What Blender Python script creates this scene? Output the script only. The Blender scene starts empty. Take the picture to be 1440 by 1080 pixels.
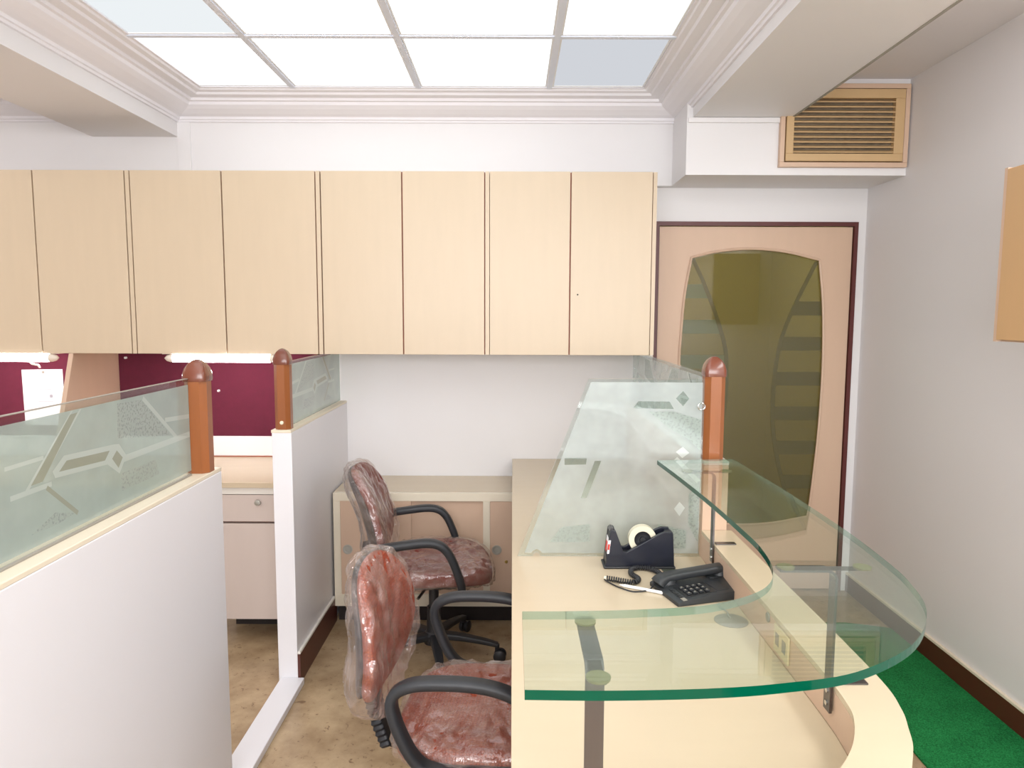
import bpy, bmesh, math, random
from mathutils import Vector, Matrix, noise
from mathutils.geometry import delaunay_2d_cdt
random.seed(7)
PI = math.pi
S = bpy.context.scene
COL = S.collection

# ------------------------------------------------------------------ camera, world, lamps, exposure
cam = bpy.data.cameras.new('camera')
cam.sensor_width = 36.0
cam.lens = 1007.03 / 1440 * 36
cam.clip_start = 0.02
co = bpy.data.objects.new('camera', cam)
COL.objects.link(co)
co.matrix_world = (Matrix.Translation((0, 0, 1.535)) @ Matrix.Rotation(0.0008, 4, 'Z')
                   @ Matrix.Rotation(PI / 2 - 0.0994, 4, 'X') @ Matrix.Rotation(0.0036, 4, 'Z'))
S.camera = co

w = bpy.data.worlds.new('world')
S.world = w
w.use_nodes = True
w.node_tree.nodes['Background'].inputs[0].default_value = (0.9, 0.95, 1, 1)
w.node_tree.nodes['Background'].inputs[1].default_value = 0.3

def area(name, loc, sx, sy, power, color=(1, 1, 1), rot=(0, 0, 0)):
    l = bpy.data.lights.new(name, 'AREA')
    l.shape = 'RECTANGLE'
    l.size, l.size_y, l.energy, l.color = sx, sy, power, color
    o = bpy.data.objects.new(name, l)
    COL.objects.link(o)
    o.location = loc
    o.rotation_euler = rot
    return o
area('ceiling_lamp_above', (-0.45, 0.9, 2.58), 2.0, 2.4, 20, (0.97, 0.985, 1))
area('added_fill_behind', (0.2, -1.3, 2.58), 2.8, 1.2, 40, (0.97, 0.985, 1))  # soft fill added overhead behind the camera, unseen
area('added_lamp_left_bay', (-3.2, 1.8, 2.58), 1.2, 2.4, 16, (1, 0.98, 0.96))  # unseen lamp added over the left bay
area('added_fill_aisle', (1.58, 0.9, 2.61), 0.4, 2.2, 21, (0.97, 0.985, 1))  # unseen lamp added to brighten the aisle side
area('added_fill_front', (0.0, -2.2 + 0.05, 1.72), 3.8, 1.4, 114, (0.975, 0.98, 1), (PI / 2, 0, 0))  # large frontal fill added behind the camera; no window is modelled there
area('corridor_lamp', (1.2, 4.7, 2.38), 0.5, 0.3, 25, (1, 0.96, 0.68))

S.view_settings.view_transform = 'Standard'
S.view_settings.look = 'None'
S.view_settings.gamma = 1
S.view_settings.use_curve_mapping = False
S.view_settings.exposure = 0.3

# ------------------------------------------------------------------ materials
def s2l(c):
    return tuple(((v / 255) / 12.92 if v / 255 <= 0.04045 else ((v / 255 + 0.055) / 1.055) ** 2.4) for v in c)

def newmat(name):
    m = bpy.data.materials.new(name)
    m.use_nodes = True
    nt = m.node_tree
    nt.nodes.clear()
    out = nt.nodes.new('ShaderNodeOutputMaterial')
    return m, nt, out

def node(nt, typ, **kw):
    n = nt.nodes.new(typ)
    for k, v in kw.items():
        if k.startswith('in_'):
            key = k[3:]
            key = int(key) if key.isdigit() else key.replace('_', ' ')
            n.inputs[key].default_value = v
        else:
            setattr(n, k, v)
    return n

def paint(name, rgb, rough=0.5, var=0.04, scale=3.0, stretch=(1, 1, 1), bump=0.0, bscale=60, metal=0.0, spec=0.5, coat=0.0):
    """Principled surface with a soft procedural colour variation and optional fine bump."""
    m, nt, out = newmat(name)
    b = node(nt, 'ShaderNodeBsdfPrincipled')
    b.inputs['Roughness'].default_value = rough
    b.inputs['Metallic'].default_value = metal
    b.inputs['Specular IOR Level'].default_value = spec
    b.inputs['Coat Weight'].default_value = coat
    tc = node(nt, 'ShaderNodeTexCoord')
    mp = node(nt, 'ShaderNodeMapping')
    mp.inputs['Scale'].default_value = stretch
    nz = node(nt, 'ShaderNodeTexNoise', in_Scale=scale, in_Detail=4.0)
    nt.links.new(tc.outputs['Object'], mp.inputs[0])
    nt.links.new(mp.outputs[0], nz.inputs['Vector'])
    mx = node(nt, 'ShaderNodeMix', data_type='RGBA')
    c = s2l(rgb)
    mx.inputs['A'].default_value = tuple(max(0, v * (1 - var)) for v in c) + (1,)
    mx.inputs['B'].default_value = tuple(min(1, v * (1 + var)) for v in c) + (1,)
    nt.links.new(nz.outputs['Fac'], mx.inputs['Factor'])
    nt.links.new(mx.outputs['Result'], b.inputs['Base Color'])
    if bump:
        n2 = node(nt, 'ShaderNodeTexNoise', in_Scale=bscale, in_Detail=3.0)
        nt.links.new(mp.outputs[0], n2.inputs['Vector'])
        bp = node(nt, 'ShaderNodeBump', in_Strength=bump, in_Distance=0.002)
        nt.links.new(n2.outputs['Fac'], bp.inputs['Height'])
        nt.links.new(bp.outputs[0], b.inputs['Normal'])
    nt.links.new(b.outputs[0], out.inputs[0])
    return m

def schlick(nt, f0, scale=1.0):
    lw = node(nt, 'ShaderNodeLayerWeight', in_Blend=0.5)
    p = node(nt, 'ShaderNodeMath', operation='POWER')
    p.inputs[1].default_value = 5.0
    nt.links.new(lw.outputs['Facing'], p.inputs[0])
    q = node(nt, 'ShaderNodeMath', operation='MULTIPLY_ADD')
    q.inputs[1].default_value = (1 - f0) * scale
    q.inputs[2].default_value = f0
    nt.links.new(p.outputs[0], q.inputs[0])
    return q

def glass(name, tint, f0=0.04, rough=0.0, milk=0.0, milk_rgb=(220, 228, 225), speck=0.0, speck_scale=60, trans=0.3, sch=1.0, bump=0.0, bscale=30, milk_var=0.0):
    """Thin clear sheet: tinted see-through + reflections, optionally etched (milk = share of scattering surface)."""
    m, nt, out = newmat(name)
    tr = node(nt, 'ShaderNodeBsdfTransparent')
    tr.inputs[0].default_value = tuple(tint) + (1,)
    base = tr
    if milk > 0:
        c = s2l(milk_rgb) + (1,)
        df = node(nt, 'ShaderNodeBsdfDiffuse'); df.inputs[0].default_value = c
        tl = node(nt, 'ShaderNodeBsdfTranslucent'); tl.inputs[0].default_value = c
        a = node(nt, 'ShaderNodeMixShader'); a.inputs[0].default_value = trans
        nt.links.new(df.outputs[0], a.inputs[1]); nt.links.new(tl.outputs[0], a.inputs[2])
        b = node(nt, 'ShaderNodeMixShader'); b.inputs[0].default_value = milk
        if speck or milk_var:
            tc = node(nt, 'ShaderNodeTexCoord')
            nz = node(nt, 'ShaderNodeTexNoise', in_Scale=speck_scale, in_Detail=3.0)
            nt.links.new(tc.outputs['Object'], nz.inputs['Vector'])
            mr = node(nt, 'ShaderNodeMapRange')
            mr.inputs['From Min'].default_value = 0.38
            mr.inputs['From Max'].default_value = 0.5 if speck else 0.65
            mr.inputs['To Min'].default_value = max(0, milk - (speck or milk_var))
            mr.inputs['To Max'].default_value = milk
            nt.links.new(nz.outputs['Fac'], mr.inputs['Value'])
            nt.links.new(mr.outputs[0], b.inputs[0])
        nt.links.new(tr.outputs[0], b.inputs[1]); nt.links.new(a.outputs[0], b.inputs[2])
        base = b
    gl = node(nt, 'ShaderNodeBsdfGlossy'); gl.inputs['Roughness'].default_value = rough
    gl.inputs[0].default_value = (1, 1, 1, 1)
    if bump:
        tc2 = node(nt, 'ShaderNodeTexCoord')
        n2 = node(nt, 'ShaderNodeTexNoise', in_Scale=bscale, in_Detail=4.0)
        nt.links.new(tc2.outputs['Object'], n2.inputs['Vector'])
        bp = node(nt, 'ShaderNodeBump', in_Strength=bump, in_Distance=0.01)
        nt.links.new(n2.outputs['Fac'], bp.inputs['Height'])
        nt.links.new(bp.outputs[0], gl.inputs['Normal'])
    f = schlick(nt, f0, sch)
    mx = node(nt, 'ShaderNodeMixShader')
    nt.links.new(f.outputs[0], mx.inputs[0])
    nt.links.new(base.outputs[0], mx.inputs[1]); nt.links.new(gl.outputs[0], mx.inputs[2])
    nt.links.new(mx.outputs[0], out.inputs[0])
    return m

def emit(name, rgb, strength):
    m, nt, out = newmat(name)
    e = node(nt, 'ShaderNodeEmission')
    e.inputs[0].default_value = tuple(rgb) + (1,)
    e.inputs[1].default_value = strength
    nt.links.new(e.outputs[0], out.inputs[0])
    return m

M = {}
M['wall'] = paint('white_wall_paint', (229, 227, 228), 0.55, 0.015, 1.5, bump=0.04, bscale=120)
M['ceil'] = paint('white_ceiling_paint', (226, 223, 224), 0.6, 0.015, 1.5)
M['gypsum'] = paint('white_gypsum', (235, 233, 238), 0.5, 0.02, 6)
M['gridw'] = paint('white_grid_metal', (226, 232, 246), 0.5, 0.01, 6)
M['panel'] = paint('white_laminate', (228, 227, 231), 0.35, 0.01, 2)
M['beige'] = paint('cream_wood_laminate', (206, 187, 161), 0.38, 0.04, 4, (6, 6, 0.7))
M['desk'] = paint('cream_desk_laminate', (206, 189, 162), 0.24, 0.03, 4, (1, 5, 1))
M['pink'] = paint('pinkish_wood_laminate', (208, 178, 154), 0.42, 0.04, 4, (5, 5, 0.8))
M['pale'] = paint('pale_pinkish_laminate', (206, 192, 184), 0.42, 0.03, 4, (5, 5, 0.8))
M['tan'] = paint('tan_wood_laminate', (198, 160, 116), 0.4, 0.05, 4, (4, 4, 0.8))
M['vent'] = paint('tan_painted_wood', (196, 164, 120), 0.5, 0.05, 8)
M['cream'] = paint('cream_edge_band', (228, 217, 196), 0.4, 0.03, 5)
M['lip'] = paint('white_edge_band', (232, 228, 220), 0.35, 0.02, 5)
M['seam'] = paint('maroon_edge_band', (168, 92, 72), 0.5, 0.1, 8)
M['maroon'] = paint('maroon_door_frame', (88, 36, 34), 0.4, 0.12, 12)
M['board'] = paint('maroon_felt', (92, 22, 46), 0.9, 0.16, 30, bump=0.2, bscale=300)
M['skirt'] = paint('dark_brown_skirting', (84, 38, 28), 0.4, 0.12, 9)
M['dark'] = paint('dark_recess', (34, 26, 24), 0.7, 0.1, 9)
M['darkwood'] = paint('dark_wood_edge', (110, 66, 50), 0.6, 0.1, 9)  # dark brown of the drawer cabinet carcass, showing at the gaps
M['orange'] = paint('orange_varnished_wood', (142, 82, 40), 0.35, 0.16, 5, (8, 8, 1), coat=0.15)
M['brown'] = paint('brown_varnished_wood', (112, 60, 42), 0.25, 0.12, 5, (6, 6, 1), coat=0.5)
M['blackp'] = paint('black_plastic', (36, 37, 41), 0.42, 0.06, 20, bump=0.05, bscale=400)
M['charp'] = paint('charcoal_plastic', (40, 42, 46), 0.45, 0.05, 20)
M['navy'] = paint('dark_navy_plastic', (24, 27, 40), 0.35, 0.06, 10)
M['phone'] = paint('dark_grey_phone_plastic', (46, 49, 52), 0.42, 0.05, 20)
M['key'] = paint('phone_key_plastic', (30, 32, 35), 0.4, 0.05, 20)
M['steel'] = paint('brushed_steel', (112, 109, 110), 0.3, 0.06, 8, (30, 30, 1), metal=1.0)
M['chrome'] = paint('chrome', (200, 200, 198), 0.15, 0.02, 8, metal=1.0)
M['nickel'] = paint('dull_nickel', (176, 174, 166), 0.45, 0.05, 20, metal=0.6)
M['brass'] = paint('worn_brass', (176, 150, 90), 0.35, 0.08, 20, metal=1.0)
M['pad'] = paint('olive_glue_pad', (128, 126, 88), 0.4, 0.1, 60)
M['white'] = paint('white_plastic', (236, 236, 236), 0.35, 0.01, 3)
M['paper'] = paint('white_paper', (240, 240, 244), 0.8, 0.01, 3)
M['ink'] = paint('grey_print', (150, 148, 156), 0.8, 0.05, 10)
M['greyp'] = paint('grey_plastic', (150, 146, 136), 0.5, 0.04, 12)
M['plate'] = paint('beige_socket_plastic', (214, 198, 160), 0.35, 0.02, 6)
M['tape'] = paint('cream_tape_roll', (226, 220, 196), 0.35, 0.03, 20)
M['redl'] = paint('red_label', (206, 50, 34), 0.5, 0.02, 5)
M['card'] = paint('dark_green_card', (74, 80, 70), 0.4, 0.1, 12)
M['dust'] = paint('dusty_duct', (118, 104, 86), 0.9, 0.6, 26, (1, 1, 2))
M['corr'] = paint('corridor_paint', (196, 184, 140), 0.7, 0.05, 2)
M['band'] = paint('grey_lamp_body', (226, 214, 200), 0.5, 0.03, 6)

M['clear'] = glass('clear_glass', (0.90, 0.94, 0.93))
M['frost'] = glass('frosted_glass_film', (0.86, 0.93, 0.91), 0.04, 0.12, 0.88, (176, 190, 184), milk_var=0.10, speck_scale=9, trans=0.42)
M['etch'] = glass('clear_etched_shape', (0.80, 0.84, 0.78), 0.04, 0.05, 0.91, (160, 165, 150), trans=0.4)
M['speck'] = glass('speckled_film', (0.80, 0.87, 0.85), 0.04, 0.1, 0.86, (172, 184, 178), speck=0.22, speck_scale=150, trans=0.4)
M['line'] = glass('white_line_film', (0.9, 0.94, 0.93), 0.04, 0.1, 0.9, (190, 201, 195), trans=0.3)
M['dfrost'] = glass('divider_frost_film', (0.90, 0.94, 0.93), 0.03, 0.25, 0.60, (206, 214, 213), milk_var=0.2, speck_scale=6, trans=0.35)
M['detch'] = glass('divider_clear_shape', (0.74, 0.82, 0.79), 0.04, 0.02, 0.22, (180, 196, 190))
M['dline'] = glass('divider_white_shape', (0.9, 0.94, 0.93), 0.04, 0.1, 0.72, (218, 226, 224))
M['counter'] = glass('green_tinted_counter_glass', (0.90, 0.935, 0.90), 0.045, 0.0, milk=0.035, milk_rgb=(170, 200, 180))
M['olive'] = glass('olive_tinted_door_glass', (0.50, 0.49, 0.34), 0.05, 0.03, 0.42, (126, 120, 84))
M['oliveband'] = glass('etched_door_band', (0.55, 0.56, 0.42), 0.05, 0.1, 0.45, (150, 158, 118))
M['olivearc'] = glass('etched_door_arc', (0.44, 0.42, 0.28), 0.05, 0.06, 0.46, (140, 134, 92))
M['wrap'] = glass('clear_plastic_wrap', (0.96, 0.94, 0.93), 0.09, 0.06, 0.29, (232, 212, 202), trans=0.35, sch=0.9, bump=1.0, bscale=26, milk_var=0.22, speck_scale=13)

def polished_edge():
    # polished rim of thick float glass: deep green from outside, pale colour on back faces stands in for inner reflections
    m, nt, out = newmat('polished_green_glass_edge')
    g = node(nt, 'ShaderNodeNewGeometry')
    df = node(nt, 'ShaderNodeBsdfPrincipled')
    df.inputs['Base Color'].default_value = s2l((0, 70, 50)) + (1,)
    df.inputs['Roughness'].default_value = 0.08
    df.inputs['Specular IOR Level'].default_value = 0.22
    tr = node(nt, 'ShaderNodeBsdfTransparent'); tr.inputs[0].default_value = (0.42, 0.60, 0.53, 1)
    di = node(nt, 'ShaderNodeBsdfDiffuse'); di.inputs[0].default_value = s2l((150, 176, 164)) + (1,)
    gl = node(nt, 'ShaderNodeBsdfGlossy'); gl.inputs['Roughness'].default_value = 0.05
    a = node(nt, 'ShaderNodeMixShader'); a.inputs[0].default_value = 0.22
    nt.links.new(tr.outputs[0], a.inputs[1]); nt.links.new(di.outputs[0], a.inputs[2])
    c = node(nt, 'ShaderNodeMixShader'); c.inputs[0].default_value = 0.15
    nt.links.new(a.outputs[0], c.inputs[1]); nt.links.new(gl.outputs[0], c.inputs[2])
    b = node(nt, 'ShaderNodeMixShader')
    nt.links.new(g.outputs['Backfacing'], b.inputs[0])
    nt.links.new(df.outputs[0], b.inputs[1]); nt.links.new(c.outputs[0], b.inputs[2])
    nt.links.new(b.outputs[0], out.inputs[0])
    return m
M['greenedge'] = polished_edge()

def fabric(name, c1, c2, sc):
    m, nt, out = newmat(name)
    b = node(nt, 'ShaderNodeBsdfPrincipled'); b.inputs['Roughness'].default_value = 0.8
    tc = node(nt, 'ShaderNodeTexCoord')
    vo = node(nt, 'ShaderNodeTexVoronoi', in_Scale=sc, feature='DISTANCE_TO_EDGE')
    vo.inputs['Randomness'].default_value = 0.25
    nt.links.new(tc.outputs['Object'], vo.inputs['Vector'])
    mr = node(nt, 'ShaderNodeMapRange')
    mr.inputs['From Max'].default_value = 0.35
    nt.links.new(vo.outputs['Distance'], mr.inputs['Value'])
    mx = node(nt, 'ShaderNodeMix', data_type='RGBA')
    mx.inputs['A'].default_value = s2l(c1) + (1,)
    mx.inputs['B'].default_value = s2l(c2) + (1,)
    nt.links.new(mr.outputs[0], mx.inputs['Factor'])
    nt.links.new(mx.outputs['Result'], b.inputs['Base Color'])
    bp = node(nt, 'ShaderNodeBump', in_Strength=0.5, in_Distance=0.002)
    nt.links.new(mr.outputs[0], bp.inputs['Height'])
    nt.links.new(bp.outputs[0], b.inputs['Normal'])
    nt.links.new(b.outputs[0], out.inputs[0])
    return m
M['fabA'] = fabric('dark_red_fabric', (104, 34, 24), (136, 50, 34), 140)
M['fabB'] = fabric('orange_red_fabric', (128, 48, 26), (166, 74, 42), 110)

def stone():
    m, nt, out = newmat('brown_mottled_stone')
    b = node(nt, 'ShaderNodeBsdfPrincipled'); b.inputs['Roughness'].default_value = 0.28
    tc = node(nt, 'ShaderNodeTexCoord')
    n1 = node(nt, 'ShaderNodeTexNoise', in_Scale=5.0, in_Detail=8.0, in_Roughness=0.65)
    n2 = node(nt, 'ShaderNodeTexNoise', in_Scale=40.0, in_Detail=5.0, in_Distortion=1.2)
    nt.links.new(tc.outputs['Object'], n1.inputs['Vector'])
    nt.links.new(tc.outputs['Object'], n2.inputs['Vector'])
    r1 = node(nt, 'ShaderNodeValToRGB')
    e = r1.color_ramp.elements
    e[0].position, e[0].color = 0.3, s2l((140, 114, 84)) + (1,)
    e[1].position, e[1].color = 0.72, s2l((196, 172, 138)) + (1,)
    nt.links.new(n1.outputs['Fac'], r1.inputs[0])
    r2 = node(nt, 'ShaderNodeValToRGB')
    e = r2.color_ramp.elements
    e[0].position, e[0].color = 0.32, (0, 0, 0, 1)
    e[1].position, e[1].color = 0.37, (1, 1, 1, 1)
    nt.links.new(n2.outputs['Fac'], r2.inputs[0])
    mx = node(nt, 'ShaderNodeMix', data_type='RGBA')
    mx.inputs['A'].default_value = s2l((126, 100, 74)) + (1,)
    nt.links.new(r2.outputs[0], mx.inputs['Factor'])
    nt.links.new(r1.outputs[0], mx.inputs['B'])
    nt.links.new(mx.outputs['Result'], b.inputs['Base Color'])
    nt.links.new(b.outputs[0], out.inputs[0])
    return m
M['stone'] = stone()

def turf():
    m, nt, out = newmat('green_synthetic_carpet')
    b = node(nt, 'ShaderNodeBsdfPrincipled'); b.inputs['Roughness'].default_value = 0.9
    b.inputs['Specular IOR Level'].default_value = 0.2
    tc = node(nt, 'ShaderNodeTexCoord')
    n1 = node(nt, 'ShaderNodeTexNoise', in_Scale=220.0, in_Detail=2.0)
    n2 = node(nt, 'ShaderNodeTexNoise', in_Scale=7.0, in_Detail=5.0)
    nt.links.new(tc.outputs['Object'], n1.inputs['Vector'])
    nt.links.new(tc.outputs['Object'], n2.inputs['Vector'])
    ad = node(nt, 'ShaderNodeMath', operation='MULTIPLY_ADD'); ad.inputs[1].default_value = 0.35
    nt.links.new(n2.outputs['Fac'], ad.inputs[0]); nt.links.new(n1.outputs['Fac'], ad.inputs[2])
    r = node(nt, 'ShaderNodeValToRGB')
    e = r.color_ramp.elements
    e[0].position, e[0].color = 0.45, s2l((6, 84, 40)) + (1,)
    e[1].position, e[1].color = 0.95, s2l((40, 146, 78)) + (1,)
    nt.links.new(ad.outputs[0], r.inputs[0])
    nt.links.new(r.outputs[0], b.inputs['Base Color'])
    bp = node(nt, 'ShaderNodeBump', in_Strength=0.8, in_Distance=0.004)
    nt.links.new(n1.outputs['Fac'], bp.inputs['Height'])
    nt.links.new(bp.outputs[0], b.inputs['Normal'])
    nt.links.new(b.outputs[0], out.inputs[0])
    return m
M['turf'] = turf()

# ------------------------------------------------------------------ mesh helpers
ORIG = {}

def obj(name, bm, mats, parent=None, local=False, smooth=False, kind=None):
    if parent is not None and not local:
        bmesh.ops.translate(bm, verts=bm.verts, vec=-ORIG[parent.name])
    me = bpy.data.meshes.new(name)
    bm.to_mesh(me)
    bm.free()
    if not isinstance(mats, (list, tuple)):
        mats = [mats]
    for m in mats:
        me.materials.append(M[m] if isinstance(m, str) else m)
    if smooth:
        me.polygons.foreach_set('use_smooth', [True] * len(me.polygons))
        if smooth != 'all':
            me.set_sharp_from_angle(angle=math.radians(40))
    o = bpy.data.objects.new(name, me)
    COL.objects.link(o)
    if parent is not None:
        o.parent = parent
        ORIG[o.name] = ORIG[parent.name]
    else:
        ORIG[o.name] = Vector((0, 0, 0))
    if kind:
        o['kind'] = kind
    return o

def thing(name, label, cat, loc, rz=0.0, group=None):
    o = bpy.data.objects.new(name, None)
    COL.objects.link(o)
    o.empty_display_size = 0.1
    o.location = loc
    o.rotation_euler = (0, 0, rz)
    o['label'] = label
    o['category'] = cat
    if group:
        o['group'] = group
    ORIG[o.name] = Vector(loc)
    return o

def setting(name, loc=(0, 0, 0)):
    o = bpy.data.objects.new(name, None)
    COL.objects.link(o)
    o.location = loc
    o['kind'] = 'structure'
    ORIG[o.name] = Vector(loc)
    return o

def tag(o, label, cat, group=None):
    o['label'] = label
    o['category'] = cat
    if group:
        o['group'] = group
    return o

def nb():
    return bmesh.new()

def box(bm, x0, x1, y0, y1, z0, z1, bev=0.0, mi=0):
    r = bmesh.ops.create_cube(bm, size=1.0)
    vs = r['verts']
    for v in vs:
        v.co = Vector(((x0 + x1) / 2 + v.co.x * (x1 - x0), (y0 + y1) / 2 + v.co.y * (y1 - y0), (z0 + z1) / 2 + v.co.z * (z1 - z0)))
    fs = {f for v in vs for f in v.link_faces}
    for f in fs:
        f.material_index = mi
    if bev > 0:
        es = list({e for v in vs for e in v.link_edges})
        bmesh.ops.bevel(bm, geom=es, offset=bev, segments=2, affect='EDGES', profile=0.5, material=mi)
    return bm

def bx(*a, **k):
    return box(nb(), *a, **k)

def cyl(bm, p, axis, r, h, n=24, r2=None, mi=0):
    """cylinder from point p along axis."""
    ax = Vector(axis).normalized()
    q = ax.to_track_quat('Z', 'Y').to_matrix().to_4x4()
    m = Matrix.Translation(Vector(p) + ax * h / 2) @ q
    res = bmesh.ops.create_cone(bm, cap_ends=True, segments=n, radius1=r, radius2=r if r2 is None else r2, depth=h, matrix=m)
    for f in {f for v in res['verts'] for f in v.link_faces}:
        f.material_index = mi
    return bm

def lathe(bm, prof, p, axis=(0, 0, 1), n=28):
    ax = Vector(axis).normalized()
    q = ax.to_track_quat('Z', 'Y').to_matrix()
    rings = []
    for r, h in prof:
        if r < 1e-6:
            rings.append([bm.verts.new(Vector(p) + q @ Vector((0, 0, h)))])
        else:
            rings.append([bm.verts.new(Vector(p) + q @ Vector((r * math.cos(2 * PI * i / n), r * math.sin(2 * PI * i / n), h))) for i in range(n)])
    for a, b in zip(rings, rings[1:]):
        for i in range(n):
            j = (i + 1) % n
            if len(a) == 1 and len(b) == 1:
                continue
            if len(a) == 1:
                bm.faces.new((a[0], b[j], b[i]))
            elif len(b) == 1:
                bm.faces.new((a[i], a[j], b[0]))
            else:
                bm.faces.new((a[i], a[j], b[j], b[i]))
    return bm

def catmull(pts, n=8, closed=False):
    P = [Vector(p) for p in pts]
    out = []
    N = len(P)
    rng = range(N) if closed else range(N - 1)
    for i in rng:
        p0 = P[(i - 1) % N] if closed or i > 0 else P[0] * 2 - P[1]
        p1, p2 = P[i], P[(i + 1) % N]
        p3 = P[(i + 2) % N] if closed or i + 2 < N else P[-1] * 2 - P[-2]
        for k in range(n):
            t = k / n
            out.append(0.5 * ((2 * p1) + (p2 - p0) * t + (2 * p0 - 5 * p1 + 4 * p2 - p3) * t * t + (3 * p1 - p0 - 3 * p2 + p3) * t ** 3))
    if not closed:
        out.append(P[-1])
    return out

def tube(bm, pts, r, n=10, closed=False, sect=None, up=(0, 0, 1), caps=True):
    """sweep a circle (or the section sect of (a,b) pairs) along pts; r a number or one per point."""
    P = [Vector(p) for p in pts]
    N = len(P)
    U = Vector(up)
    rings = []
    nrm = None
    for i in range(N):
        if closed:
            t = (P[(i + 1) % N] - P[(i - 1) % N]).normalized()
        else:
            t = (P[min(i + 1, N - 1)] - P[max(i - 1, 0)]).normalized()
        if nrm is None:
            nrm = U - t * U.dot(t)
            if nrm.length < 1e-4:
                nrm = Vector((1, 0, 0)) - t * t.x
        else:
            nrm = nrm - t * nrm.dot(t)
        nrm.normalize()
        bi = t.cross(nrm)
        rr = r[i] if isinstance(r, (list, tuple)) else r
        if sect:
            ring = [bm.verts.new(P[i] + bi * a * rr + nrm * b * rr) for a, b in sect]
        else:
            ring = [bm.verts.new(P[i] + (bi * math.cos(2 * PI * k / n) + nrm * math.sin(2 * PI * k / n)) * rr) for k in range(n)]
        rings.append(ring)
    m = len(rings[0])
    segs = list(zip(rings, rings[1:])) + ([(rings[-1], rings[0])] if closed else [])
    for a, b in segs:
        for k in range(m):
            bm.faces.new((a[k], a[(k + 1) % m], b[(k + 1) % m], b[k]))
    if caps and not closed:
        bm.faces.new(list(reversed(rings[0])))
        bm.faces.new(rings[-1])
    bmesh.ops.recalc_face_normals(bm, faces=bm.faces)
    return bm

def rrect(a, b, rad, k=3):
    """rounded rectangle section of half sizes a, b."""
    o = []
    for cx, cy, s in ((a - rad, b - rad, 0), (-a + rad, b - rad, 1), (-a + rad, -b + rad, 2), (a - rad, -b + rad, 3)):
        for i in range(k + 1):
            t = (s + i / k) * PI / 2
            o.append((cx + rad * math.cos(t), cy + rad * math.sin(t)))
    return o

def prism(bm, poly, axis, a, b, mi=0, mside=None, bev=0.0):
    """extrude 2D polygon along axis ('x','y','z') from a to b. poly coords are the other two axes in order."""
    def P(p, c):
        return Vector((c, p[0], p[1])) if axis == 'x' else Vector((p[0], c, p[1])) if axis == 'y' else Vector((p[0], p[1], c))
    A = [bm.verts.new(P(p, a)) for p in poly]
    B = [bm.verts.new(P(p, b)) for p in poly]
    n = len(poly)
    fs = [bm.faces.new(A), bm.faces.new(list(reversed(B)))]
    for f in fs:
        f.material_index = mi
    sd = []
    for i in range(n):
        f = bm.faces.new((A[i], B[i], B[(i + 1) % n], A[(i + 1) % n]))
        f.material_index = mi if mside is None else mside
        sd.append(f)
    bmesh.ops.recalc_face_normals(bm, faces=fs + sd)
    if bev:
        es = list({e for f in fs for e in f.edges})
        bmesh.ops.bevel(bm, geom=es, offset=bev, segments=2, affect='EDGES', profile=0.5)
    return bm

def film(polys, plane, c, flip=False):
    """flat etched film. polys: list of (poly, material index), the first is the whole sheet; plane 'x' or 'y' at c."""
    vs, fs = [], []
    for p, mi in polys:
        if sum(p[i - 1][0] * p[i][1] - p[i][0] * p[i - 1][1] for i in range(len(p))) < 0:
            p = list(reversed(p))
        b = len(vs)
        vs += [Vector(q) for q in p]
        fs.append(list(range(b, b + len(p))))
    r = delaunay_2d_cdt(vs, [], fs, 1, 1e-5)
    bm = nb()
    V = [bm.verts.new((c, v.x, v.y) if plane == 'x' else (v.x, c, v.y)) for v in r[0]]
    for f, of in zip(r[2], r[5]):
        if 0 not in of:
            continue
        mi = polys[max(of)][1]
        if mi < 0:
            continue
        try:
            q = bm.faces.new([V[i] for i in f])
            q.material_index = mi
        except ValueError:
            pass
    for v in list(bm.verts):
        if not v.link_faces:
            bm.verts.remove(v)
    return bm

def strip(p, q, wd):
    p, q = Vector(p), Vector(q)
    d = (q - p).normalized()
    n = Vector((-d.y, d.x)) * wd / 2
    return [tuple(p + n), tuple(q + n), tuple(q - n), tuple(p - n)]

# ------------------------------------------------------------------ the room
XR, XL, YB, YD, YN = 1.87, -4.6, 3.80, 3.86, -2.2
ZC = 2.636
obj('floor', bx(XL - 0.1, 2.1, YN - 0.1, 6.0, -0.1, 0), 'stone', kind='structure')
obj('wall_right', bx(XR, XR + 0.12, YN, 4.0, 0, 2.9), 'wall', kind='structure')
obj('wall_left', bx(XL - 0.12, XL, YN, 4.0, 0, 2.9), 'wall', kind='structure')
obj('wall_front', bx(XL, XR, YN - 0.12, YN, 0, 2.9), 'wall', kind='structure')
b = bx(XL, 0.70, YB, YB + 0.14, 0, 2.9)
box(b, 0.70, 0.822, YB, YB + 0.14, 2.192, 2.9)
obj('wall_back', b, 'wall', kind='structure')
# wall around the door
b = bx(0.70, 0.755, YD, YD + 0.10, 0, 2.192)
box(b, 0.755, 1.828, YD, YD + 0.10, 2.018, 2.192)
box(b, 1.828, XR, YD, YD + 0.10, 0, 2.192)
obj('wall_doorway', b, 'wall', kind='structure')
# bulkhead that carries the vent
b = bx(0.822, XR, 3.50, YD + 0.10, 2.192, 2.9)
obj('wall_bulkhead', b, 'wall', kind='structure')
obj('trim_bulkhead', bx(0.826, 1.27, 3.488, 3.50, 2.432, 2.456, 0.003), 'wall', kind='structure')

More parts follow.
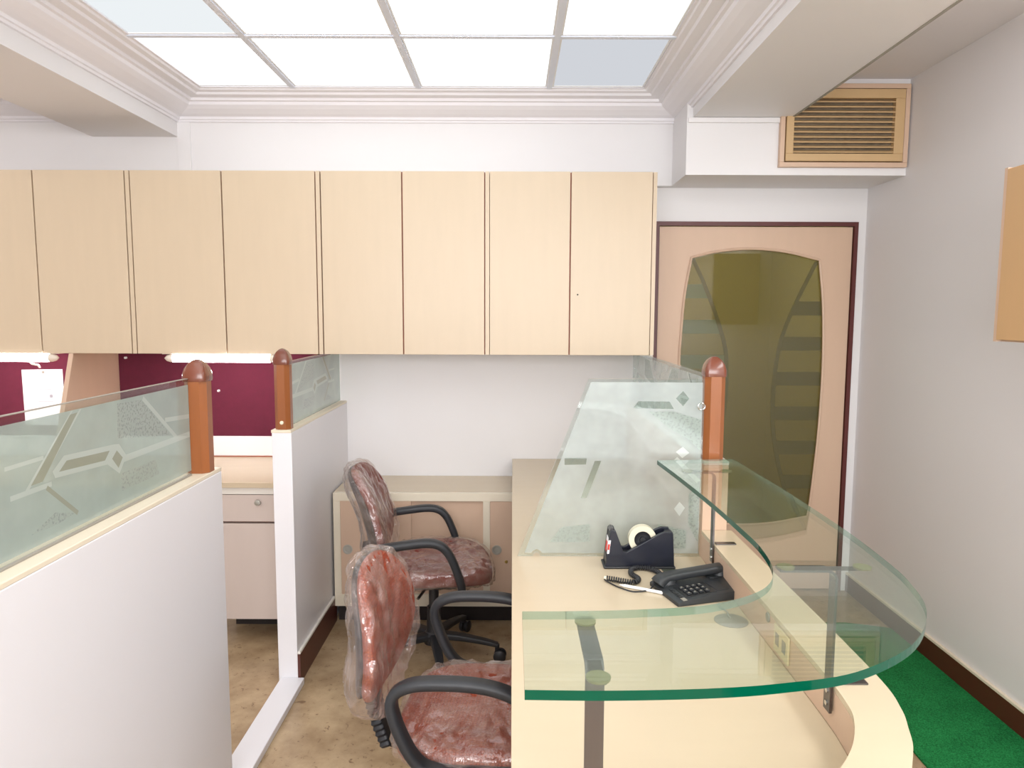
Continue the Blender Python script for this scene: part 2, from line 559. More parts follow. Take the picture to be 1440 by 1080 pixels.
# ceiling: slab, aisle strip, beams
ceil = setting('ceiling')
ob = nb()
PX0, PX1, PY1, PY0, PZ = -1.54, 0.638, 3.58, -0.40, 2.617
box(ob, 1.31, XR + 0.1, YN, 3.6, ZC, 2.9)
box(ob, XL, -2.17, YN, YB, 2.62, 2.9)
box(ob, -1.75, 0.86, YN, PY0, 2.62, 2.9)
box(ob, -1.75, 0.86, PY0, YB, 2.66, 2.9)
obj('ceiling_slab', ob, 'ceil', ceil)
b = bx(0.85, 1.31, YN, 3.50, 2.457, 2.9)
obj('beam', b, 'wall', kind='structure')
obj('trim_beam', bx(1.31, 1.322, YN, 3.50, 2.455, 2.50), 'greyp', kind='structure')
obj('beam', bx(-2.17, -1.73, YN, YB, 2.43, 2.9), 'wall', kind='structure')

# cornice around the lit ceiling tray and along the far left bay
PROF = [(0, 2.503), (0.010, 2.503), (0.014, 2.512), (0.022, 2.514), (0.026, 2.526), (0.050, 2.533), (0.085, 2.548), (0.108, 2.562),
        (0.114, 2.576), (0.128, 2.578), (0.132, 2.590), (0.176, 2.592), (0.182, 2.602), (0.205, 2.605), (0.210, 2.612), (0.222, 2.613),
        (0.222, 2.66)]
def cornice(x0, x1, y0, y1):
    bm = nb()
    rings = [[bm.verts.new(c) for c in ((x0 + d, y0 + d, z), (x1 - d, y0 + d, z), (x1 - d, y1 - d, z), (x0 + d, y1 - d, z))] for d, z in PROF]
    for a, c in zip(rings, rings[1:]):
        for i in range(4):
            bm.faces.new((a[i], a[(i + 1) % 4], c[(i + 1) % 4], c[i]))
    bmesh.ops.recalc_face_normals(bm, faces=bm.faces)
    for f in bm.faces:
        f.normal_flip()
    return bm
obj('trim_1', cornice(-1.73, 0.85, -0.62, YB), 'gypsum', kind='structure')
obj('trim_2', cornice(XL, -2.17, -0.62, YB), 'gypsum', kind='structure')

obj('trim_4', bx(-1.732, -1.665, YB - 0.006, YB, 2.19, 2.503), 'wall', kind='structure')
# grid bars between the light panels
xs = [PX0, -1.066, -0.459, 0.172, PX1]
ys = [3.58, 2.938, 2.296]
for x in xs[1:-1]:
    obj('grid_bar', bx(x - 0.012, x + 0.012, ys[2], PY1, PZ - 0.008, PZ + 0.02), 'gridw', ceil)
for y in ys[1:]:
    obj('grid_bar', bx(PX0, PX1, y - 0.012, y + 0.012, PZ - 0.007, PZ + 0.02), 'gridw', ceil)
obj('tray_cover', bx(PX0, PX1, PY0, ys[2] - 0.012, PZ, PZ + 0.02), 'ceil', ceil)
T = [[1.35, 1.4, 1.2, 0.60], [0.74, 1.25, 1.4, 1.15]]
cols = ['leftmost', 'second from left', 'third from left', 'rightmost']
rows = ['far row beside the cornice', 'nearer row']
for r in range(2):
    for c in range(4):
        state = 'dim unlit grey' if T[r][c] < 0.7 else 'half lit white' if T[r][c] < 1.0 else 'bright white'
        t = thing('ceiling_light', '%s ceiling light panel, %s in the %s' % (state, cols[c], rows[r]), 'light panel',
                  ((xs[c] + xs[c + 1]) / 2, (ys[r] + ys[r + 1]) / 2, PZ), group='backlit ceiling panels')
        em = emit('panel_light', (0.93, 0.975, 1.0) if T[r][c] > 0.7 else (0.86, 0.89, 0.95), T[r][c])
        x0, x1, y0, y1 = xs[c] + 0.012, xs[c + 1] - 0.012, ys[r + 1] + 0.012, ys[r] - 0.012
        obj('diffuser', bx(x0, x1, y0, y1, PZ + 0.003, PZ + 0.012), em, t)
        fb = nb()
        for q in ((x0, x0 + 0.008, y0, y1), (x1 - 0.008, x1, y0, y1), (x0 + 0.008, x1 - 0.008, y0, y0 + 0.008), (x0 + 0.008, x1 - 0.008, y1 - 0.008, y1)):
            box(fb, q[0], q[1], q[2], q[3], PZ - 0.002, PZ + 0.003)
        obj('rim', fb, 'white', t)

# baseboards
bb = bx(XR - 0.014, XR, YN, YD, 0, 0.095)
obj('baseboard_right', bb, 'skirt', kind='structure')
obj('trim_3', bx(XR - 0.016, XR, YN, YD, 0.095, 0.107, 0.002), 'cream', kind='structure')
obj('baseboard_back', bx(-0.885, -0.1, YB - 0.012, YB, 0, 0.09), 'skirt', kind='structure')

# corridor behind the door
b = bx(0.60, 2.10, 5.6, 5.7, 0, 2.5)
box(b, 0.50, 0.60, 3.96, 5.7, 0, 2.5)
box(b, 2.00, 2.10, 3.96, 5.7, 0, 2.5)
box(b, 0.50, 2.10, 3.96, 5.7, 2.4, 2.5)
obj('wall_corridor', b, 'corr', kind='structure')

# ------------------------------------------------------------------ door
door = setting('door_1', (1.29, YD, 0))
b = bx(0.755, 0.775, YD - 0.006, YD + 0.08, 0, 2.018)
box(b, 1.808, 1.828, YD - 0.006, YD + 0.08, 0, 2.018)
box(b, 0.775, 1.808, YD - 0.006, YD + 0.08, 1.996, 2.018)
obj('door_frame', b, 'maroon', door)
gout = [Vector(p) for p in catmull([(0.951, 1.831), (1.093, 1.864), (1.274, 1.878), (1.455, 1.862), (1.635, 1.82)], 6)]
gright = catmull([(1.635, 1.82), (1.661, 1.613), (1.674, 1.414), (1.678, 1.18), (1.669, 0.858), (1.642, 0.50), (1.63, 0.42)], 6)
gbot = catmull([(1.63, 0.42), (1.45, 0.385), (1.28, 0.372), (1.1, 0.385), (0.94, 0.42)], 5)
gleft = catmull([(0.94, 0.42), (0.915, 0.70), (0.903, 1.0), (0.900, 1.278), (0.905, 1.411), (0.919, 1.626), (0.951, 1.831)], 6)
OUT = [tuple(p) for p in gout[:-1] + gright[:-1] + gbot[:-1] + gleft[:-1]]
leafrect = [(0.779, 0.008), (1.804, 0.008), (1.804, 1.992), (0.779, 1.992)]
lf = film([(leafrect, 0), (OUT, -1)], 'y', YD + 0.008)
ext = bmesh.ops.extrude_face_region(lf, geom=list(lf.faces))
bmesh.ops.translate(lf, verts=[v for v in ext['geom'] if isinstance(v, bmesh.types.BMVert)], vec=(0, 0.035, 0))
bmesh.ops.recalc_face_normals(lf, faces=lf.faces)
leaf = obj('door_leaf', lf, 'pink', door)
bd = nb()
tube(bd, [(p[0], YD + 0.006, p[1]) for p in OUT], 0.007, 8, closed=True, up=(0, 1, 0))
obj('beading', bd, 'pink', leaf, smooth=True)
pane = obj('pane', prism(nb(), OUT, 'y', YD + 0.020, YD + 0.026), 'olive', leaf)
def xedge(curve, z):
    best = None
    for p, q in zip(curve, curve[1:]):
        if (p[1] - z) * (q[1] - z) <= 0 and abs(p[1] - q[1]) > 1e-9:
            best = p[0] + (q[0] - p[0]) * (z - p[1]) / (q[1] - p[1])
    return best
arcL = catmull([(0.960, 1.826), (1.015, 1.717), (1.087, 1.545), (1.138, 1.396), (1.159, 1.279), (1.160, 1.05), (1.12, 0.80), (1.0, 0.45)], 6)
arcR = catmull([(1.625, 1.812), (1.532, 1.612), (1.457, 1.413), (1.424, 1.196), (1.423, 0.942), (1.47, 0.685), (1.55, 0.44)], 6)
for arc in (arcL, arcR):
    ab = nb()
    poly = [(p[0] - 0.011, p[1]) for p in arc] + [(p[0] + 0.011, p[1]) for p in reversed(arc)]
    prism(ab, poly, 'y', YD + 0.0185, YD + 0.0200)
    obj('etched_arc', ab, 'olivearc', pane)
for k in range(7):
    for side in (0, 1):
        z1 = (1.69 if side == 0 else 1.60) - k * 0.19
        z0 = z1 - 0.075
        if z0 < 0.5:
            continue
        if side == 0:
            poly = [(xedge(gleft, z1) + 0.005, z1), (xedge(arcL, z1) - 0.011, z1), (xedge(arcL, z0) - 0.011, z0), (xedge(gleft, z0) + 0.005, z0)]
        else:
            poly = [(xedge(arcR, z1) + 0.011, z1), (xedge(gright, z1) - 0.005, z1), (xedge(gright, z0) - 0.005, z0), (xedge(arcR, z0) + 0.011, z0)]
        obj('etched_band', prism(nb(), poly, 'y', YD + 0.0188, YD + 0.0200), 'oliveband' if side == 0 else 'olivearc', pane)

# ------------------------------------------------------------------ vent grille
t = thing('vent_grille', 'tan wooden vent grille with dusty slats on the bulkhead above the door', 'vent', (1.56, 3.50, 2.225))
X0, X1, Z0, Z1 = 1.258, 1.862, 2.226, 2.608
fr = nb()
for q in ((X0, X1, Z0, Z0 + 0.022), (X0, X1, Z1 - 0.022, Z1), (X0, X0 + 0.022, Z0 + 0.022, Z1 - 0.022), (X1 - 0.022, X1, Z0 + 0.022, Z1 - 0.022)):
    box(fr, q[0], q[1], 3.474, 3.499, q[2], q[3], 0.002)
obj('outer_frame', fr, 'pink', t)
fr = nb()
ix0, ix1, iz0, iz1 = X0 + 0.026, X1 - 0.026, Z0 + 0.026, Z1 - 0.026
for q in ((ix0, ix1, iz0, iz0 + 0.035), (ix0, ix1, iz1 - 0.042, iz1), (ix0, ix0 + 0.035, iz0 + 0.035, iz1 - 0.042), (ix1 - 0.045, ix1, iz0 + 0.035, iz1 - 0.042)):
    box(fr, q[0], q[1], 3.468, 3.499, q[2], q[3], 0.002)
obj('inner_frame', fr, 'vent', t)
obj('backing', bx(X0 + 0.01, X1 - 0.01, 3.4955, 3.4995, Z0 + 0.01, Z1 - 0.01), 'dust', t)
n = 11
za, zb = iz0 + 0.035, iz1 - 0.042
for i in range(n):
    z = za + (i + 0.5) * (zb - za) / n
    s = bx(ix0 + 0.035, ix1 - 0.045, -0.010, 0.010, -0.0028, 0.0028)
    bmesh.ops.rotate(s, verts=s.verts, cent=(0, 0, 0), matrix=Matrix.Rotation(math.radians(28), 3, 'X'))
    bmesh.ops.translate(s, verts=s.verts, vec=(0, 3.481, z))
    obj('slat', s, 'vent', t)

# ------------------------------------------------------------------ overhead cabinets
YC, CZ0, CZ1 = 3.406, 1.335, 2.186
names = ['cream overhead cabinet at far left above the paper notice', 'cream overhead cabinet with wide doors above the second tube light',
         'cream overhead cabinet over the red swivel chairs, third from the left', 'cream overhead cabinet nearest the door, with exposed right side']
units = [(-2.67, -1.807, -2.235, -2.69), (-1.784, -0.921, -1.357, -1.807), (-0.898, -0.132, -0.518, -0.921), (-0.112, 0.651, 0.268, -0.132)]
for k, (x0, x1, xm, xc) in enumerate(units):
    t = thing('overhead_cabinet', names[k], 'cabinet', ((x0 + x1) / 2, YC + 0.2, CZ0), group='overhead cabinets')
    xe = 0.670 if k == 3 else x1
    cb = nb()
    box(cb, xc + 0.002, xc + 0.0205, YC - 0.004, YB - 0.001, CZ0, CZ1)
    if k == 3:
        box(cb, 0.652, 0.670, YC + 0.001, YB - 0.001, CZ0, CZ1)
    box(cb, xc + 0.022, x1, YC + 0.022, YB - 0.001, CZ0, CZ0 + 0.018)
    box(cb, xc + 0.022, x1, YC + 0.022, YB - 0.001, CZ1 - 0.018, CZ1)
    box(cb, xc + 0.022, x1, YB - 0.012, YB - 0.001, CZ0 + 0.018, CZ1 - 0.018)
    obj('carcass', cb, 'beige', t)
    eb = bx(xc + 0.0225, x1, YC + 0.0117, YC + 0.0215, CZ0 + 0.001, CZ1 - 0.001)
    obj('edge_band', eb, 'seam', t)
    for a, c in ((x0, xm), (xm, x1)):
        db = bx(a + 0.0030, c - 0.0030, YC - 0.006, YC + 0.0115, CZ0, CZ1, 0.0012)
        dr = obj('door', db, 'beige', t)
        if k == 3 and a == xm:
            kh = nb()
            cyl(kh, (xm + 0.037, YC - 0.0065, 1.62), (0, 1, 0), 0.004, 0.001, 10)
            obj('keyhole', kh, 'dark', dr)

# wall cabinet at the right
t = thing('wall_cabinet', 'tan wall cabinet fixed high on the white right wall', 'cabinet', (1.70, 1.8, 1.45))
obj('carcass', bx(1.541, XR - 0.001, 1.30, 2.275, 1.45, 1.985), 'pink', t)
d = bx(1.520, 1.5395, 1.785, 2.258, 1.456, 1.980, 0.001)
obj('door', d, 'tan', t)
obj('door', bx(1.520, 1.5395, 1.305, 1.780, 1.456, 1.980, 0.001), 'tan', t)
obj('edge_strip', bx(1.523, 1.5405, 2.261, 2.275, 1.45, 1.985), 'pink', t)

# ------------------------------------------------------------------ tube lights, pin board, notice
def tube_light(label, x0, x1, cord=False):
    t = thing('tube_light', label, 'tube light', ((x0 + x1) / 2, YC, 1.30), group='tube lights under the cabinets')
    y, z = YC + 0.012, 1.3125
    obj('housing', bx(x0 - 0.05, x1 + 0.05, y - 0.012, y + 0.05, z + 0.0195, CZ0 - 0.0005), 'band', t)
    cb = nb()
    cyl(cb, (x0, y - 0.004, z), (1, 0, 0), 0.019, x1 - x0, 20)
    obj('lamp_tube', cb, M['tubeglow'], t, smooth=True)
    for x, s in ((x0, -1), (x1, 1)):
        e = nb()
        lathe(e, [(0.0, 0.0), (0.0195, 0.0), (0.0195, 0.012), (0.014, 0.03), (0.0, 0.045)], (x, y - 0.004, z), (s, 0, 0), 16)
        obj('end_cap', e, 'band', t, smooth=True)
    if cord:
        pc = nb()
        tube(pc, catmull([(x1 - 0.10, y, z - 0.018), (x1 - 0.08, y - 0.01, z - 0.03), (x1 - 0.06, y - 0.005, z - 0.035), (x1 - 0.055, y, z - 0.048)], 5), 0.005, 8)
        obj('pull_cord', pc, 'tape', t, smooth=True)
M['tubeglow'] = emit('tube_lamp_glow', (1.0, 0.92, 0.93), 34)
tube_light('glowing tube light under the leftmost cabinet above the paper notice', -2.75, -2.21, True)
tube_light('glowing tube light between the two orange posts, under the wide cabinet doors', -1.62, -1.155)

t = thing('pin_board', 'maroon felt pin board on the back wall left of the divider, holding the notice', 'pin board', (-2.8, YB, 0.875))
obj('felt', bx(-3.6, -2.112, YB - 0.014, YB - 0.001, 0.873, 1.3345), 'board', t)
obj('ledge', bx(-3.6, -2.112, YB - 0.018, YB - 0.001, 0.762, 0.872, 0.002), 'white', t)
t = thing('pin_board', 'maroon felt pin board on the back wall between the two orange posts', 'pin board', (-1.5, YB, 0.875))
obj('felt', bx(-2.088, -0.966, YB - 0.014, YB - 0.001, 0.873, 1.3345), 'board', t)
obj('ledge', bx(-2.088, -0.966, YB - 0.018, YB - 0.001, 0.766, 0.872, 0.002), 'white', t)
obj('brown_line', bx(-2.088, -0.966, YB - 0.016, YB - 0.001, 0.7605, 0.7655), 'seam', t)  # thin brown strip between ledge and worktop
pn = thing('paper_notice', 'white printed paper notice pinned to the maroon board', 'paper', (-2.5, YB - 0.016, 1.07))
pp = nb()
prism(pp, [(-2.602, 0.93), (-2.385, 0.925), (-2.388, 1.228), (-2.605, 1.224)], 'y', YB - 0.0162, YB - 0.0152)
sheet = obj('sheet', pp, 'paper', pn)
ln = nb()
random.seed(3)
for i in range(7):
    z = 1.185 - i * 0.022
    a = -2.55 + random.uniform(-0.01, 0.03)
    box(ln, a, a + random.uniform(0.05, 0.12), YB - 0.0166, YB - 0.0163, z, z + 0.003)
obj('print', ln, 'ink', sheet)
st = nb(); cyl(st, (-2.455, YB - 0.0167, 1.085), (0, 1, 0), 0.009, 0.0004, 16); obj('stamp', st, 'ink', sheet)
pb = nb(); lathe(pb, [(0.0, 0), (0.007, 0), (0.006, 0.006), (0.0, 0.008)], (-2.49, YB - 0.0163, 1.212), (0, -1, 0), 12)
obj('pin', pb, 'greyp', pn, smooth=True)
for x, z, lab in ((-2.047, 1.290, 'white push pin at the top left of the central maroon board'), (-1.561, 1.116, 'white push pin in the middle of the central maroon board')):
    pb = nb()
    lathe(pb, [(0.0, 0), (0.006, 0), (0.005, 0.004), (0.0035, 0.008), (0.006, 0.012), (0.0, 0.014)], (x, YB - 0.0145, z), (0, -1, 0), 12)
    tag(obj('push_pin', pb, 'white', smooth=True), lab, 'push pin', 'push pins')
dv = nb()
prism(dv, [(3.40, 1.334), (YB - 0.001, 1.334), (YB - 0.001, 0.762), (3.20, 0.762)], 'x', -2.111, -2.089, bev=0.001)
tag(obj('desk_divider', dv, 'pink'), 'slanted pinkish divider board between the two maroon pin boards', 'divider')

# ------------------------------------------------------------------ worktop and drawers behind the partition
tag(obj('worktop', bx(-4.5, -0.968, 3.20, YB - 0.001, 0.735, 0.760, 0.002), ['desk']), 'cream worktop along the back wall under the pin boards', 'worktop')
t = thing('drawer_cabinet', 'pale pinkish drawer cabinet under the worktop seen between the two partitions', 'cabinet', (-1.165, 3.4, 0))
obj('carcass', bx(-1.37, -0.970, 3.245, YB - 0.02, 0.10, 0.7345), 'darkwood', t)
obj('top_rail', bx(-1.37, -0.970, 3.221, 3.2445, 0.700, 0.7345, 0.001), 'lip', t)
dr = obj('drawer', bx(-1.367, -0.972, 3.221, 3.2445, 0.572, 0.697, 0.001), 'pale', t)
kb = nb(); lathe(kb, [(0.0, 0), (0.006, 0), (0.006, 0.01), (0.014, 0.014), (0.013, 0.022), (0.0, 0.026)], (-1.165, 3.221, 0.665), (0, -1, 0), 18)
obj('knob', kb, 'nickel', dr, smooth=True)
obj('door', bx(-1.367, -0.972, 3.221, 3.2445, 0.105, 0.562, 0.001), 'pale', t)
obj('plinth', bx(-1.36, -0.975, 3.40, YB - 0.02, 0.0, 0.0995), 'dark', t)

# ------------------------------------------------------------------ low cabinet under the back wall
t = thing('low_cabinet', 'low cream cabinet with four pinkish sliding doors under the white back wall', 'cabinet', (-0.2, 3.6, 0))
LX0, LX1, LY = -0.875, 0.60, 3.42
cb = nb()
box(cb, LX0, LX1, LY + 0.028, YB - 0.001, 0.64, 0.657)
box(cb, LX0, LX0 + 0.02, LY + 0.028, YB - 0.001, 0.10, 0.64)
box(cb, LX0 + 0.02, LX1, YB - 0.02, YB - 0.001, 0.10, 0.64)
box(cb, LX0, LX1, LY + 0.028, YB - 0.001, 0.085, 0.10)
obj('carcass', cb, 'desk', t)
fr = nb()
box(fr, LX0, LX1, LY, LY + 0.0275, 0.617, 0.657, 0.0015)
box(fr, LX0, LX1, LY, LY + 0.0275, 0.085, 0.145, 0.0015)
for x in (LX0, -0.142, 0.57):
    box(fr, x, x + 0.034, LY, LY + 0.0275, 0.145, 0.617, 0.0015)
obj('front_frame', fr, 'cream', t)
pulls = []
for bay, (a, c) in enumerate(((LX0 + 0.034, -0.142), (-0.108, 0.57))):
    m_ = (a + c) / 2 + (-0.002 if bay == 0 else 0)
    for s, (p, q, yy) in enumerate(((a, m_ , LY + 0.004), (m_ - 0.02, c, LY + 0.016))):
        d = obj('sliding_door', bx(p, q, yy, yy + 0.010, 0.145, 0.617, 0.0008), 'pink', t)
        px = p + 0.033 if s == 0 else q - 0.033
        pl = nb()
        lathe(pl, [(0.0, -0.0005), (0.014, -0.0005), (0.015, 0.0012), (0.019, 0.002), (0.024, 0.0015), (0.024, -0.001)], (px, yy - 0.001, 0.373), (0, -1, 0), 20)
        obj('finger_pull', pl, 'nickel', d, smooth=True)
        if bay == 1 and s == 0:
            lk = nb(); lathe(lk, [(0.0, 0), (0.008, 0), (0.008, 0.004), (0.0, 0.005)], (-0.028, yy, 0.314), (0, -1, 0), 14)
            obj('lock', lk, 'brass', d, smooth=True)
obj('plinth', bx(LX0 + 0.01, LX1, LY + 0.035, YB - 0.02, 0, 0.0845), 'dark', t)

# ------------------------------------------------------------------ partitions with etched glass
def pane_pattern(y_ref, mirror, lo, hi, z0, z1):
    """etched figures in (y, z); y_ref moves the figure, mirror flips it."""
    def T(p):
        return [((y_ref - (q[0] - 1.67) if mirror else y_ref + (q[0] - 1.67)), q[1]) for q in p]
    figs = []
    white = [strip((1.30, 1.187), (1.42, 1.187), .010), strip((1.69, 1.183), (2.05, 1.183), .016), strip((1.90, 1.245), (2.055, 1.235), .012),
             strip((1.29, 1.245), (1.40, 1.245), .008), strip((1.385, 1.20), (1.53, 1.333), .010), strip((1.345, 1.19), (1.50, 1.333), .008),
             strip((1.79, 1.317), (1.97, 1.18), .012),
             [(1.425, 1.211), (1.464, 1.236), (1.652, 1.225), (1.672, 1.222), (1.702, 1.188), (1.668, 1.152), (1.620, 1.184), (1.432, 1.196)]]
    clear = [[(1.493, 1.318), (1.518, 1.319), (1.393, 1.198), (1.358, 1.198)], [(1.445, 1.206), (1.472, 1.224), (1.632, 1.214), (1.611, 1.195)],
             [(1.640, 1.193), (1.661, 1.209), (1.685, 1.187), (1.665, 1.166)], strip((1.404, 1.183), (1.50, 1.104), .010)]
    spk = [[(1.672, 1.318), (1.786, 1.314), (1.93, 1.198), (1.668, 1.236)], [(1.675, 1.150), (1.838, 1.150), (1.856, 1.108), (1.675, 1.108)],
           [(1.425, 1.126), (1.49, 1.107), (1.435, 1.100), (1.35, 1.102)]]
    def clip(poly):
        poly = [(min(max(a, lo + .001), hi - .001), min(max(c, z0 + .001), z1 - .001)) for a, c in poly]
        ar = sum(poly[i - 1][0] * poly[i][1] - poly[i][0] * poly[i - 1][1] for i in range(len(poly))) / 2
        return poly if abs(ar) > 2e-5 else None
    for group, mi in ((spk, 2), (white, 3), (clear, 1)):
        for p in group:
            q = clip(T(p))
            if q:
                figs.append((q, mi))
    return figs

def post(t, x0, x1, y0, y1, z0, z1, knob=False, dark=True):
    b = nb()
    prism(b, rrect_at(x0, x1, y0, y1, 0.016, 1), 'z', z0, z1)
    p = obj('post', b, 'orange', t)
    cx, cy = (x0 + x1) / 2, (y0 + y1) / 2
    c = nb()
    h = [(1.04, 0.0), (1.07, 0.008), (1.04, 0.022), (0.90, 0.038), (0.64, 0.052), (0.32, 0.061), (0.06, 0.064)]
    rings = []
    for s, dz in h:
        rings.append([c.verts.new((cx + (q[0] - cx) * s, cy + (q[1] - cy) * s, z1 + dz)) for q in rrect_at(x0, x1, y0, y1, 0.012)])
    m = len(rings[0])
    c.faces.new(list(reversed(rings[0]))); c.faces.new(rings[-1])
    for a, d in zip(rings, rings[1:]):
        for k in range(m):
            c.faces.new((a[k], a[(k + 1) % m], d[(k + 1) % m], d[k]))
    obj('finial', c, 'brown', p, smooth=True)
    if knob:
        k = nb(); lathe(k, [(0.0, 0), (0.008, 0), (0.007, 0.004), (0.0, 0.006)], (cx, y0, z0 + 0.028), (0, -1, 0), 14)
        obj('cap_screw', k, 'tape', p, smooth=True)
    return p

def rrect_at(x0, x1, y0, y1, rad, k=3):
    cx, cy = (x0 + x1) / 2, (y0 + y1) / 2
    return [(cx + a, cy + b_) for a, b_ in rrect((x1 - x0) / 2, (y1 - y0) / 2, rad, k)]

ZP = 1.064
FILM = ['frost', 'etch', 'speck', 'line']
# near left
t = thing('partition', 'white low partition in the left corner with the long etched glass panel', 'partition', (-0.925, 0.8, 0))
obj('panel', bx(-0.964, -0.885, -0.8, 2.142, 0.0, 1.052, 0.002), 'panel', t)
cp = nb()
box(cp, -0.966, -0.886, -0.8, 2.144, 1.0521, ZP, 0.002)
obj('top_rail', cp, 'cream', t)
bead = bx(-0.931, -0.924, -0.79, 2.03, ZP, ZP + 0.005, 0.001)
obj('glazing_bead', bead, 'greyp', t)
gl = obj('glass_panel', bx(-0.942, -0.932, -0.79, 2.045, ZP + 0.0005, 1.342), 'clear', t)
lo, hi = -0.78, 2.042
sheet = [(lo, ZP + 0.012), (hi, ZP + 0.012), (hi, 1.326), (lo, 1.326)]
pol = [(sheet, 0)] + pane_pattern(1.67, False, 1.27, hi, ZP + 0.012, 1.326) + pane_pattern(0.87, True, 0.45, 1.27, ZP + 0.012, 1.326)
obj('etched_film', film(pol, 'x', -0.9312), FILM, gl)
obj('glass_edge', bx(-0.9425, -0.9315, -0.79, 2.045, 1.3421, 1.3435), 'greyp', gl)
post(t, -0.953, -0.888, 2.050, 2.115, ZP + 0.0005, 1.333)

# far left
t = thing('partition', 'white low partition against the back wall beside the red swivel chairs', 'partition', (-0.925, 3.3, 0))
obj('panel', bx(-0.964, -0.885, 2.832, YB - 0.001, 0.0, 1.052, 0.002), 'panel', t)
obj('top_rail', bx(-0.966, -0.886, 2.830, YB - 0.001, 1.0521, ZP, 0.002), 'cream', t)
gl = obj('glass_panel', bx(-0.930, -0.920, 2.905, YB - 0.002, ZP + 0.0005, 1.332), 'clear', t)
lo, hi = 2.91, YB - 0.004
sheet = [(lo, ZP + 0.003), (hi, ZP + 0.003), (hi, 1.320), (lo, 1.320)]
pol = [(sheet, 0)] + pane_pattern(3.30, True, lo, hi, ZP + 0.003, 1.320)
obj('etched_film', film(pol, 'x', -0.9192), FILM, gl)
post(t, -0.955, -0.893, 2.838, 2.902, ZP + 0.0005, 1.325, knob=True)
obj('baseboard', bx(-0.8849, -0.874, 2.834, LY + 0.03, 0.0, 0.125), 'skirt', t)
obj('baseboard_lip', bx(-0.8849, -0.873, 2.834, LY - 0.002, 0.1255, 0.137, 0.002), 'lip', t)
# threshold strip
tag(obj('threshold', bx(-0.955, -0.858, 2.143, 2.831, 0.0, 0.028, 0.003), 'panel'), 'white floor threshold strip joining the two white partitions', 'threshold')

# right partition behind the counter
t = thing('partition', 'cream low partition behind the glass counter, carrying an orange post', 'partition', (0.65, 3.0, 0))
obj('panel', bx(0.612, 0.692, 2.252, YB - 0.001, 0.0, 1.052, 0.002), 'pink', t)
obj('top_rail', bx(0.611, 0.693, 2.250, YB - 0.001, 1.0521, ZP, 0.002), 'lip', t)
gl = obj('glass_panel', bx(0.640, 0.650, 2.325, YB + 0.0595 - 0.06, ZP + 0.0005, 1.335), 'clear', t)
lo, hi = 2.33, YB - 0.004
sheet = [(lo, ZP + 0.004), (hi, ZP + 0.004), (hi, 1.322), (lo, 1.322)]
pol = [(sheet, 0)] + pane_pattern(2.75, False, lo, hi, ZP + 0.004, 1.322) + pane_pattern(3.45, True, 3.1, hi, ZP + 0.004, 1.322)
obj('etched_film', film(pol, 'x', 0.6392), ['dfrost', 'detch', 'speck', 'dline'], gl)
post(t, 0.613, 0.678, 2.256, 2.320, ZP + 0.0005, 1.335)

# ------------------------------------------------------------------ reception desk
LZ = 0.84
led_out = catmull([(0.706, 2.249), (0.708, 1.85), (0.709, 1.542), (0.705, 1.30), (0.690, 1.205), (0.671, 1.148), (0.640, 1.077), (0.560, 0.962), (0.450, 0.885), (0.340, 0.850), (0.243, 0.836), (0.121, 0.830), (0.002, 0.829)], 6)
led_in = catmull([(0.610, 2.249), (0.610, 1.85), (0.609, 1.50), (0.608, 1.33), (0.603, 1.235), (0.590, 1.170), (0.545, 1.085), (0.470, 1.003), (0.390, 0.955), (0.300, 0.932), (0.200, 0.922), (0.100, 0.920), (0.002, 0.920)], 6)
t = thing('reception_desk', 'cream curved reception desk with a raised outer ledge', 'desk', (0.35, 1.9, 0))
top = [(0.0, YB - 0.002), (0.611, YB - 0.002), (0.611, 2.249)] + [(p.x, p.y) for p in led_in[1:]] + [(0.0, 0.920)]
obj('desktop', prism(nb(), top, 'z', 0.727, 0.752, bev=0.001), 'desk', t)
def band(bm, A, B, za, zb, mi=0):
    """solid band between the curves A and B from za to zb."""
    n = len(A)
    R = [[bm.verts.new((p.x, p.y, z)) for p in c] for c in (A, B) for z in (za, zb)]
    a0, a1, b0, b1 = R
    for i in range(n - 1):
        bm.faces.new((a1[i], a1[i + 1], b1[i + 1], b1[i]))
        bm.faces.new((a0[i], b0[i], b0[i + 1], a0[i + 1]))
        bm.faces.new((a0[i], a0[i + 1], a1[i + 1], a1[i]))
        bm.faces.new((b0[i], b1[i], b1[i + 1], b0[i + 1]))
    bm.faces.new((a0[0], a1[0], b1[0], b0[0])); bm.faces.new((a0[-1], b0[-1], b1[-1], a1[-1]))
    for f in bm.faces:
        f.material_index = mi
    bmesh.ops.recalc_face_normals(bm, faces=bm.faces)
    return bm
def offset(curve, d):
    o = []
    for i, p in enumerate(curve):
        tg = (curve[min(i + 1, len(curve) - 1)] - curve[max(i - 1, 0)]).normalized()
        o.append(p + Vector((tg.y, -tg.x)) * d)
    return o
obj('front_panel', band(nb(), led_out, offset(led_out, 0.02), 0.06, LZ - 0.0125), 'desk', t)
obj('kick_plinth', band(nb(), offset(led_out, 0.03), offset(led_out, 0.05), 0.0, 0.0595), 'skirt', t)
obj('ledge_inner_face', band(nb(), led_in, offset(led_in, -0.016), 0.7525, LZ - 0.0125), 'pink', t)
obj('ledge_top', band(nb(), led_out, led_in, LZ - 0.012, LZ), 'desk', t)
sp = nb()
box(sp, 0.6035, 0.6085, 1.50, 1.585, 0.766, 0.828, 0.0015)
pl = obj('socket_plate', sp, 'plate', t)
for y in (1.523, 1.562):
    h = nb(); box(h, 0.6022, 0.6034, y - 0.010, y + 0.010, 0.784, 0.812, 0.0005)
    obj('socket', h, 'greyp', pl)
